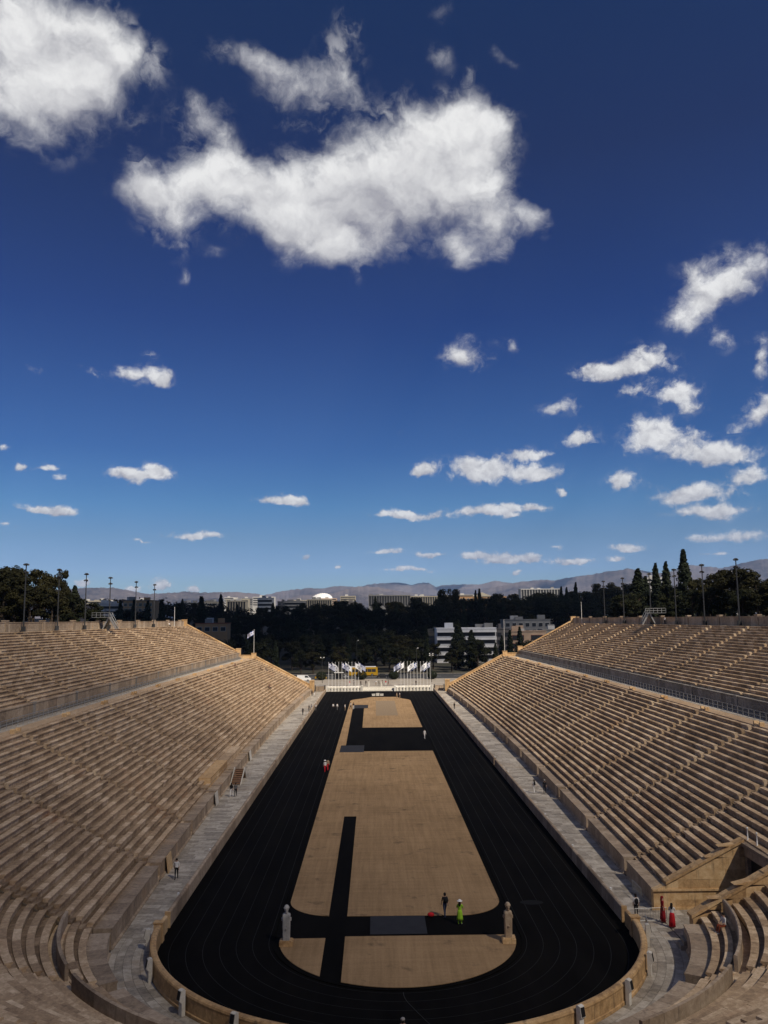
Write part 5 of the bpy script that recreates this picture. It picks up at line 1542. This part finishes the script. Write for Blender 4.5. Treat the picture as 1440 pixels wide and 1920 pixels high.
for q in [('pine', -73.3, 100, 33.2, 'tall pine at the left edge of the photo', 1.1), ('pine', -78, 116, 34.6, 'pine with the highest crown left of the first mast', 1.0), ('pine', -71.5, 110, 33.4, 'pine behind the first mast from the left', 0.9), ('pine', -75, 125, 33.4, 'pine between the first and second left masts', 0.8),
          ('pine', -69.4, 118, 33.8, 'slender pine with a round head at the second left mast', 0.55), ('cypress', -72.3, 131, 30.4, 'short dark cypress right of the second left mast', 1.5), ('cypress', -77.5, 150, 31.4, 'pointed dark cypress at the right end of the left pines', 1.6),
          ('pine', -67.2, 86, 29.3, 'low dark pine at the left edge below the tall one', 1.2), ('pine', -66.4, 96, 29.2, 'low dark pine below the first left mast', 1.2), ('pine', -68.5, 112, 29.6, 'yellowish low pine below the second left mast', 1.1), ('broad', -70, 128, 28.6, 'dark bush-like tree below the short left cypress', 1.2),
          ('broad', -68, 138, 27.0, 'low dark tree at the foot of the pointed left cypress', 1.1),
          ('cypress', 74.3, 140, 38.6, 'tallest dark cypress with a bent tip on the right', 1.15), ('cypress', 73.4, 150, 36.3, 'right twin of the two pointed cypresses right of the third right mast', 1.1), ('cypress', 70.7, 150, 35.9, 'left twin of the two pointed cypresses right of the third right mast', 1.1),
          ('cypress', 69.3, 160, 35.2, 'broad dark cypress behind the third right mast', 1.7), ('cypress', 73.2, 166, 33.4, 'lower dark cypress between the broad one and the twins', 1.5),
          ('pine', 72.0, 105, 32.4, 'large round dark pine behind the right-hand masts', 1.25), ('pine', 73.5, 116, 31.8, 'dark pine left of the large round one', 1.1), ('pine', 73, 99, 30.2, 'dark pine right of the large round one', 1.1), ('pine', 73.2, 92, 29.6, 'dark pine at the right edge of the photo', 1.2),
          ('pine', 74, 130, 31.5, 'dark pine right of the tallest cypress', 0.9), ('broad', 72, 143, 30.4, 'dark leafy tree left of the tallest cypress', 1.0), ('broad', 68.4, 110, 28.6, 'low dark tree behind the right parapet', 1.2), ('broad', 69.8, 124, 28.4, 'low dark tree under the tallest cypress', 1.2), ('broad', 68.6, 96, 27.6, 'low dark tree under the right edge pine', 1.2),
          ('broad', 67, 152, 28.8, 'low dark tree under the cypress twins', 1.2), ('broad', 66.8, 168, 28.4, 'low dark tree under the broad cypress', 1.2),
          ('cypress', -84.7, 340, 33.6, 'pointed cypress standing above the small ochre house', 1.3), ('cypress', -105.5, 322, 31.3, 'slim cypress before the ochre building', 1.0), ('cypress', -99, 322, 30.8, 'slim cypress right of the ochre building', 1.0), ('cypress', -94.5, 332, 29.8, 'short cypress right of the sixth left mast', 1.1), ('cypress', -113, 326, 32.0, 'slim cypress in front of the ochre facade', 0.9), ('cypress', -120.5, 330, 32.2, 'left slim cypress in front of the ochre facade', 0.9),
          ('pine', 42.2, 420, 40.2, 'tallest central conifer breaking the skyline left of the palace', 0.75), ('cypress', 115.5, 420, 42.4, 'pointed cypress alone on the skyline right of the white colonnade', 0.8), ('cypress', 110.1, 420, 39.7, 'right one of a pair of small skyline cypresses under the white colonnade', 0.8), ('cypress', 107.0, 420, 40.0, 'left one of a pair of small skyline cypresses under the white colonnade', 0.8),
          ('cypress', 34.6, 300, 21.6, 'dark cypress in front of the banded white block', 1.7), ('cypress', 39.4, 292, 17.4, 'shorter dark cypress beside it before the banded white block', 1.9), ('cypress', 59.0, 312, 17.0, 'left slim cypress before the tan building', 1.3), ('cypress', 63.4, 312, 18.4, 'right slim cypress before the tan building', 1.2), ('cypress', 56.2, 318, 14.6, 'small cypress at the dark side block', 1.3)]:
    tree(q[0], q[1], q[2], q[3], q[4], q[5], 'trees behind the left stand' if q[1] < -60 and q[2] < 200 else 'trees behind the right stand' if q[1] > 60 and q[2] < 200 else 'single conifers behind the open end')
# lower trees closing the ranks on both hilltops
rd = random.Random(77)
for s_, n_, y0, y1, x0, x1 in ((1, 34, 80, 245, 70, 118), (-1, 15, 78, 150, 70, 96)):
    for q in range(n_):
        y = y0 + (y1 - y0) * (q + rd.uniform(0.1, 0.9)) / n_
        x = s_ * rd.uniform(x0, x1)
        kind = rd.choice(('broad', 'pine', 'broad'))
        h = rd.uniform(6.5, 9.5) + (2.5 if y > 180 else 0)
        tree(kind, x, y, ground_z(x, y) + h, 'low dark %s filling the ranks behind the %s parapet' % ('broadleaf tree' if kind == 'broad' else 'pine', SIDE[s_]), rd.uniform(1.1, 1.4), 'filling trees behind the %s parapet, %s' % (SIDE[s_], kind))
# the park: trees standing in one dark mass behind the open end
rd = random.Random(5)
def free(x, y):
    if 26 < x < 100 and 290 < y < 388: return False
    if -88 < x < -64 and 300 < y < 335: return False
    return True
cnt = 0
for row, (Y, dx, hmin, hmax) in enumerate(((276, 9, 9, 13), (294, 9, 11, 16), (318, 10, 13, 18), (345, 11, 14, 19), (376, 12, 14, 19), (410, 12, 14, 20), (446, 13, 14, 20), (486, 13, 14, 19), (530, 14, 14, 19))):
    half = Y * 0.30 + 22
    x = -half
    while x < half + 10:
        xx, yy = x + rd.uniform(-2.5, 2.5), Y + rd.uniform(-7, 7)
        x += dx
        if not free(xx, yy): continue
        kind = rd.choices(('broad', 'pine', 'cypress'), (5, 3, 1.6))[0]
        h = rd.uniform(hmin, hmax) * (1.12 if kind == 'cypress' else 1.0)
        if 80 < abs(xx) and kind != 'cypress' and xx < 0: h *= 0.72
        if Y > 400: h += 1.5 + 5.5 * sstep(-70, 70, xx)
        side = 'left' if xx < -18 else 'right' if xx > 26 else 'middle'
        lab = {'broad': 'dark broadleaf tree in the %s of the park mass behind the open end', 'pine': 'dark clumpy pine in the %s of the park mass behind the open end', 'cypress': 'dark slim cypress in the %s of the park mass behind the open end'}[kind] % side
        tree(kind, xx, yy, ground_z(xx, yy) + h, lab, rd.uniform(0.95, 1.3) if kind != 'cypress' else rd.uniform(0.8, 1.3), 'park trees, %s, %s' % (side, kind))
        cnt += 1
# clipped round shrubs on the plaza edge
sm = MB(); rd = random.Random(9)
leaves(sm, (0, 0, 1.5), (1.9, 1.9, 1.55), 1500, 0.16, rd)
shrub_mesh = sm.mesh('foliage', M['leaf_dark'])
for k, (x, lab) in enumerate(((-20.5, 'round clipped shrub left of the left flagpoles'), (-6.2, 'round clipped shrub right of the left flagpoles'), (5.2, 'round clipped shrub left of the right flagpoles'), (18.8, 'round clipped shrub right of the right flagpoles'))):
    t = thing('clipped_shrub', (x, 237.0, 1.2), lab, 'shrub', 'clipped shrubs on the plaza edge', k * 1.3)
    put('foliage', shrub_mesh, t, (0, 0, 0), local=True)
    mb = MB(); mb.tube((0, 0, 0), (0, 0, 1.0), 0.09, n=6); put('stem', mb.mesh('stem', M['bark']), t, (0, 0, 0), local=True)
# wooded slopes beside the park: a far-off wood that reads as one mass
mb = MB(); rd = random.Random(33)
for q in range(420):
    x = rd.uniform(-260, 330); y = rd.uniform(560, 680)
    z = ground_z(x, y); h = rd.uniform(9, 15)
    leaves(mb, (x, y, z + h * 0.55), (6.5, 6.5, h * 0.5), 60, 1.1, rd)
for q in range(130):
    s = -1 if q % 2 else 1
    x = s * rd.uniform(88, 190) ; y = rd.uniform(215, 330)
    z = ground_z(x, y); h = rd.uniform(6, 9.5) if s < 0 else rd.uniform(10, 15)
    leaves(mb, (x, y, z + h * 0.55), (5, 5, h * 0.5), 120, 0.6, rd)
wood = mb.build('far_wood', M['leaf_broad'])
tag(wood, 'dark far wood filling the slopes behind the park trees', 'wood', kind='stuff')
# ------------------------------------------------------------------ hills
def vnoise(x, y, seed):
    r = np.random.default_rng(seed); g = r.random((64, 64))
    xi, yi = np.floor(x).astype(int), np.floor(y).astype(int)
    fx, fy = x - xi, y - yi
    fx, fy = fx * fx * (3 - 2 * fx), fy * fy * (3 - 2 * fy)
    G = lambda a, b: g[a % 64, b % 64]
    return (G(xi, yi) * (1 - fx) + G(xi + 1, yi) * fx) * (1 - fy) + (G(xi, yi + 1) * (1 - fx) + G(xi + 1, yi + 1) * fx) * fy
def fbm(x, y, seed, o=5, rough=0.5):
    s, a, t = 0, 1.0, 0.0
    for k in range(o):
        s = s + a * vnoise(x * 2 ** k, y * 2 ** k, seed + k); t += a; a *= rough
    return s / t
m, k, b = new_mat('hill_scrub')
pos = k.new('ShaderNodeNewGeometry').outputs['Position']
h1 = k.noise(pos, 0.0010, 8.0, 0.64); h2 = k.noise(pos, 0.012, 5.0, 0.7)
hc = k.mix(k.rng(k.m('MULTIPLY_ADD', h2, 0.5, h1), 0.58, 0.86), (0.036, 0.032, 0.031, 1), (0.150, 0.126, 0.118, 1))
sp = k.rng(k.noise(pos, 0.021, 3.0, 0.8), 0.62, 0.70, 0.0, 0.8, True)
sp = k.m('MULTIPLY', sp, k.rng(k.noise(pos, 0.0014, 3.0, 0.5), 0.5, 0.62, 0.0, 1.0, True))
k.put(b.inputs['Base Color'], k.mix(sp, hc, (0.42, 0.39, 0.36, 1)))
b.inputs['Roughness'].default_value = 0.95
b.inputs['Specular IOR Level'].default_value = 0.05
M['hill'] = m
# ridge height (degrees above the horizon) against azimuth, then distance in metres
RIDGES = [
    (10500, [(-25.88, 1.82), (-24.1, 1.96), (-21.63, 2.04), (-19.4, 2.16), (-18.91, 2.19), (-18.1, 2.27), (-17.27, 2.2), (-16.43, 2.1), (-15.41, 1.89), (-14.73, 1.82), (-13.7, 1.93), (-12.67, 1.96), (-10.92, 1.93), (-9.5, 1.96), (-8.07, 1.85), (-6.99, 1.63), (-5.91, 1.4), (-4.46, 1.0)]),
    (9900, [(-7.35, 1.01), (-6.31, 1.51), (-4.53, 1.8), (-2.82, 1.89), (-1.72, 2.22), (-1.06, 2.36), (-0.07, 2.28), (0.67, 2.2), (2.13, 1.93), (3.6, 1.7), (5.78, 1.46), (7.95, 1.14)]),
    (13500, [(-8.42, 1.2), (-7.39, 1.81), (-6.17, 2.06), (-4.53, 2.2), (-3.73, 2.16), (-2.52, 2.33), (-1.53, 2.29), (-0.07, 2.09), (2.13, 1.68), (4.32, 1.11)]),
    (14800, [(-2.27, 1.89), (-1.35, 2.25), (-0.54, 2.41), (0.34, 2.55), (1.22, 2.56), (1.96, 2.52), (2.58, 2.36), (3.35, 2.53), (3.72, 2.5), (4.23, 2.24), (4.74, 2.34), (5.87, 2.4), (7.58, 2.45), (8.27, 2.59), (9.1, 2.47), (10.14, 2.34), (12.25, 1.95), (14.33, 1.35)]),
    (12500, [(5.78, 1.28), (7.25, 2.02), (8.7, 2.29), (10.14, 2.56), (11.39, 2.65), (12.28, 2.63), (13.27, 2.79), (14.7, 2.93), (15.68, 3.14), (16.36, 3.19), (17.02, 3.28), (17.69, 3.19), (18.22, 3.04), (18.98, 2.95), (19.88, 3.06), (20.8, 3.11), (22.06, 2.59), (24.21, 1.7)]),
    (14000, [(17.08, 1.66), (18.8, 2.68), (19.88, 3.06), (20.81, 3.45), (21.71, 3.32), (22.85, 3.15), (23.74, 3.36), (24.78, 3.56), (25.55, 3.65), (27.36, 3.76), (29.09, 3.55), (31.55, 2.94)]),
]
hills = put('hills', None, None, (0, 0, 0)); tag(hills, kind='structure')
CX, CY, CZ = -1.487, -62.248, 22.314
for ri, (dist, pts) in enumerate(RIDGES):
    A_ = np.array([q[0] for q in pts]); E_ = np.array([q[1] for q in pts])
    az_ = np.linspace(A_[0], A_[-1], 260); dd = np.linspace(-2500, 2100, 46)
    AZ, DD = np.meshgrid(np.radians(az_), dd, indexing='ij')
    el_ = np.interp(az_, A_, E_)
    crest = CZ + dist * np.tan(np.radians(el_))
    crest = crest + (fbm(az_ * 4.0 + 50, az_ * 0 + ri * 9.3, 40 + ri, 4, 0.55) - 0.5) * dist * 0.0022
    prof = np.where(DD < 0, np.clip(1 + DD / 2500, 0, 1) ** 1.15, np.clip(1 - DD / 2100, 0, 1))
    rr = dist + DD
    X_h = CX + rr * np.sin(AZ); Y_h = CY + rr * np.cos(AZ)
    rough = (fbm(X_h / 860 + 100, Y_h / 860 + 100, 60 + ri, 6, 0.55) - 0.5)
    Z_h = crest[:, None] * prof + rough * 250 * np.minimum(1, np.abs(DD) / 430 + 0.02) * np.clip(prof * 2, 0, 1) - 4
    Z_h = np.where(DD < 0, np.minimum(Z_h, CZ + (crest[:, None] - CZ) * rr / dist * 0.995), Z_h)
    vs = np.stack([X_h, Y_h, Z_h], -1).reshape(-1, 3)
    nd = len(dd)
    fs = [(i * nd + j, (i + 1) * nd + j, (i + 1) * nd + j + 1, i * nd + j + 1) for i in range(len(az_) - 1) for j in range(nd - 1)]
    me = bpy.data.meshes.new('ridge'); me.from_pydata(vs.tolist(), [], fs)
    me.materials.append(M['hill']); me.polygons.foreach_set('use_smooth', np.ones(len(fs), dtype=bool))
    put('ridge', me, hills)

# ------------------------------------------------------------------ sky: the broken cumulus deck, all round the horizon
# (unseen clouds added behind the viewpoint shade stands and park, leaving a sunlit gap)
SHADE_CLOUDS = [(138.5, 47.8, 12.0, 3.4, 33, 0.74), (131.0, 55.2, 13.0, 3.2, 33, 1.3), (126.5, 59.4, 15.0, 3.6, 33, 1.3), (119.0, 64.0, 18.0, 3.5, 30, 1.2)]
VV, FF, ATT = [], [], {'cover': [], 'height': [], 'nu': [], 'nv': [], 'wispy': []}
def families(clouds):
    """puffs that touch make one cloud: its mean elevation sets the size of its billows"""
    k = len(clouds); par = list(range(k))
    def root(i):
        while par[i] != i: i = par[i]
        return i
    for i in range(k):
        for j in range(i):
            a, b = clouds[i], clouds[j]
            if abs(a[0] - b[0]) < (a[2] + b[2]) * 1.15 and abs(a[1] - b[1]) < (a[3] + b[3]) * 1.25:
                par[root(i)] = root(j)
    rt = [root(i) for i in range(k)]
    return [(r, float(np.mean([clouds[q][1] for q in range(k) if rt[q] == r]))) for r in rt]
def deck(a0, a1, e0, e1, step, clouds, warp, base=4200):
    azg = np.arange(a0, a1 + step / 2, step); elg = np.arange(e0, e1 + step / 2, step)
    AZ, EL = np.meshgrid(azg, elg, indexing='ij')
    zz = np.sin(np.radians(EL)) + 0.11
    nu = AZ * 9.0 / (EL + 8.0); nv = 9.0 * np.log(EL + 8.0)
    amp = (0.10 + 0.045 * EL) * warp
    WX = AZ + (fbm(nu * 1.1 + 99, nv * 1.1 + 5, 11, 5, 0.55) - 0.5) * amp * 2.4
    WY = EL + (fbm(nu * 1.1 + 119, nv * 1.1 + 25, 21, 5, 0.55) - 0.5) * amp * 1.7
    inv_ = np.ones_like(AZ); YL = np.zeros_like(AZ); G = np.zeros_like(AZ); best = np.zeros_like(AZ)
    fam = families(clouds)
    cu, cv = nu * 0.5, nv * 0.5; soft_ = np.ones_like(AZ)
    for (a, e, ra, re, rot, w), (fid, fel) in zip(clouds, fam):
        c, s = math.cos(R(rot)), math.sin(R(rot)); ce = math.cos(R(e))
        u, v = (WX - a) * ce, WY - e
        qx, qy = (u * c + v * s) / (ra * ce * 1.03), (-u * s + v * c) / (re * 1.03)
        if fel < 20:
            qy = np.where(qy < 0, qy * 1.5, qy * 0.9)
        w = min(1.0, w * (1.8 if fel < 6 else 1.35 if fel < 11 else 1.0))
        if fel < 6: re, ra = re * 1.45, ra * 1.08
        g = np.exp(-1.1 * (qx * qx + qy * qy)) * w
        inv_ *= 1 - np.clip(g, 0, 0.98); YL += qy * g; G += g
        sc = 9.0 / (fel + 8.0) if fel > 22 else 11.5 / (fel + 6.0); up = g > best
        soft_ = np.where(up, min(1.0, max(0.0, (fel - 12) / 14)), soft_)
        cu = np.where(up, AZ * math.cos(R(fel)) * sc + fid * 3.7, cu); cv = np.where(up, EL * sc + fid * 1.3, cv)
        best = np.maximum(best, g)
    F = 1.2 * (1 - inv_)
    YL = YL / np.maximum(G, 0.25) * np.clip(G * 1.5, 0, 1)
    gen = fbm(nu * 0.35 + 133, nv * 0.35 + 71, 31, 4, 0.5)
    side = np.clip((np.abs(AZ) - 31) / 8, 0, 1); top = np.clip((EL - 44) / 6, 0, 1)
    out_ = np.maximum(side, top) * (1 - np.clip(1.2 - np.hypot((AZ - 133) / 34, (EL - 54) / 18), 0, 0.2) * 5)
    F = np.maximum(F, out_ * np.clip((gen - 0.55) * 7, 0, 1.1))
    r_ = base / zz * (1 - 0.05 * np.clip(F, 0, 1.2))
    ce = np.cos(np.radians(EL))
    V = np.stack([CX + r_ * ce * np.sin(np.radians(AZ)), CY + r_ * ce * np.cos(np.radians(AZ)), CZ + r_ * np.sin(np.radians(EL))], -1)
    keep = F > 0.05
    ne = len(elg)
    cell = keep[:-1, :-1] | keep[1:, :-1] | keep[:-1, 1:] | keep[1:, 1:]
    I, Jx = np.nonzero(cell)
    q0 = I * ne + Jx
    used, ix = np.unique(np.stack([q0, q0 + ne, q0 + ne + 1, q0 + 1], -1), return_inverse=True)
    FF.append(ix.reshape(-1, 4) + sum(len(v) for v in VV))
    VV.append(V.reshape(-1, 3)[used])
    for nm, arr in (('cover', F), ('height', YL), ('nu', cu), ('nv', cv), ('wispy', soft_)):
        ATT[nm].append(arr.reshape(-1)[used])
deck(-60, 60, 0.6, 60, 0.2, CLOUDS, 1.0)
deck(60, 96, 2.0, 60, 0.6, [], 1.0)
deck(96, 174, 32, 72, 0.3, SHADE_CLOUDS, 0.2, 2200)
deck(174, 300, 2.0, 62, 0.6, [], 1.0)
V, faces = np.concatenate(VV), np.concatenate(FF)
me = bpy.data.meshes.new('sky')
me.vertices.add(len(V)); me.vertices.foreach_set('co', V.astype(np.float32).ravel())
me.loops.add(faces.size); me.loops.foreach_set('vertex_index', faces.astype(np.int32).ravel())
me.polygons.add(len(faces)); me.polygons.foreach_set('loop_start', np.arange(0, faces.size, 4, dtype=np.int32))
me.update(calc_edges=True)
for nm in ATT:
    at = me.attributes.new(nm, 'FLOAT', 'POINT'); at.data.foreach_set('value', np.concatenate(ATT[nm]).astype(np.float32))
m = bpy.data.materials.new('cumulus'); m.use_nodes = True
t = m.node_tree; t.nodes.clear(); k = N(t)
A = lambda nm: k.new('ShaderNodeAttribute', attribute_name=nm).outputs['Fac']
pos = k.new('ShaderNodeCombineXYZ', inp={0: A('nu'), 1: A('nv'), 2: 0.0}).outputs[0]
Fc, Yh = A('cover'), A('height')
wn = k.new('ShaderNodeTexNoise', inp={'Vector': pos, 'Scale': 1.3, 'Detail': 4.0, 'Roughness': 0.6})
pw = k.v('ADD', pos, k.v('SCALE', k.v('SUBTRACT', wn.outputs['Color'], (0.5, 0.5, 0.5)), s=0.75))
fine = k.noise(pw, 1.15, 10.0, 0.60, 2.1)
fine2 = k.noise(k.v('ADD', pw, (0.06, 0.22, 0.0)), 1.15, 4.0, 0.5, 2.1)
soft = k.noise(k.v('ADD', pos, (7, 3, 1)), 0.7, 4.0, 0.5)
fine1 = k.noise(pw, 1.15, 4.0, 0.5, 2.1)
dens = k.m('ADD', Fc, k.m('MULTIPLY', k.m('SUBTRACT', fine, 0.5), 1.55))
wisp = A('wispy')
alpha = k.rng(dens, k.rng(wisp, 0, 1, 0.34, 0.20), k.rng(wisp, 0, 1, 0.86, 1.06), 0.0, 1.0, True)
alpha = k.m('MULTIPLY', alpha, k.rng(Fc, 0.06, 0.34, 0.0, 1.0, True))
veil = k.m('MULTIPLY', k.rng(Fc, 0.08, 0.55, 0.0, 0.5, True), k.rng(k.noise(pw, 2.3, 8.0, 0.62), 0.47, 0.72, 0.0, 1.0, True))
alpha = k.m('MAXIMUM', alpha, k.m('MULTIPLY', veil, k.rng(wisp, 0, 1, 0.5, 1.0)))
lit = k.m('MULTIPLY_ADD', k.m('SUBTRACT', fine1, fine2), 1.7, 0.60)
lit = k.m('MULTIPLY_ADD', k.m('SUBTRACT', fine, fine1), 0.9, lit)
lit = k.m('MULTIPLY_ADD', k.m('SUBTRACT', soft, 0.5), 1.1, lit)
lit = k.m('MULTIPLY_ADD', Yh, 0.36, lit)
lit = k.m('MULTIPLY_ADD', k.rng(dens, 0.6, 1.5), 0.18, lit, clamp=True)
ccol = k.mix(lit, (0.31, 0.305, 0.345, 1), (0.86, 0.855, 0.845, 1))
em = k.new('ShaderNodeEmission', inp={'Color': ccol, 'Strength': 0.80})
tb = k.new('ShaderNodeBsdfTransparent')
mx = k.new('ShaderNodeMixShader', inp={0: alpha})
t.links.new(tb.outputs[0], mx.inputs[1]); t.links.new(em.outputs[0], mx.inputs[2])
o_ = k.new('ShaderNodeOutputMaterial'); t.links.new(mx.outputs[0], o_.inputs[0])
m.cycles.emission_sampling = 'NONE'
me.materials.append(m)
skyo = put('sky', me)
tag(skyo, kind='structure')

# ------------------------------------------------------------------ haze: the air between here and the hills
hm = bpy.data.materials.new('haze'); hm.use_nodes = True
ht = hm.node_tree; ht.nodes.clear()
hk = N(ht)
pv = hk.new('ShaderNodeVolumePrincipled')
pv.inputs['Color'].default_value = (0.38, 0.58, 1.0, 1)
pv.inputs['Density'].default_value = 3.6e-5
pv.inputs['Anisotropy'].default_value = 0.0
ho = hk.new('ShaderNodeOutputMaterial'); ht.links.new(pv.outputs[0], ho.inputs['Volume'])
mb = MB(); mb.box(-12000, 12000, -3200, 18000, -2.0, 1380)
haze = mb.build('haze', hm)
tag(haze, kind='stuff')
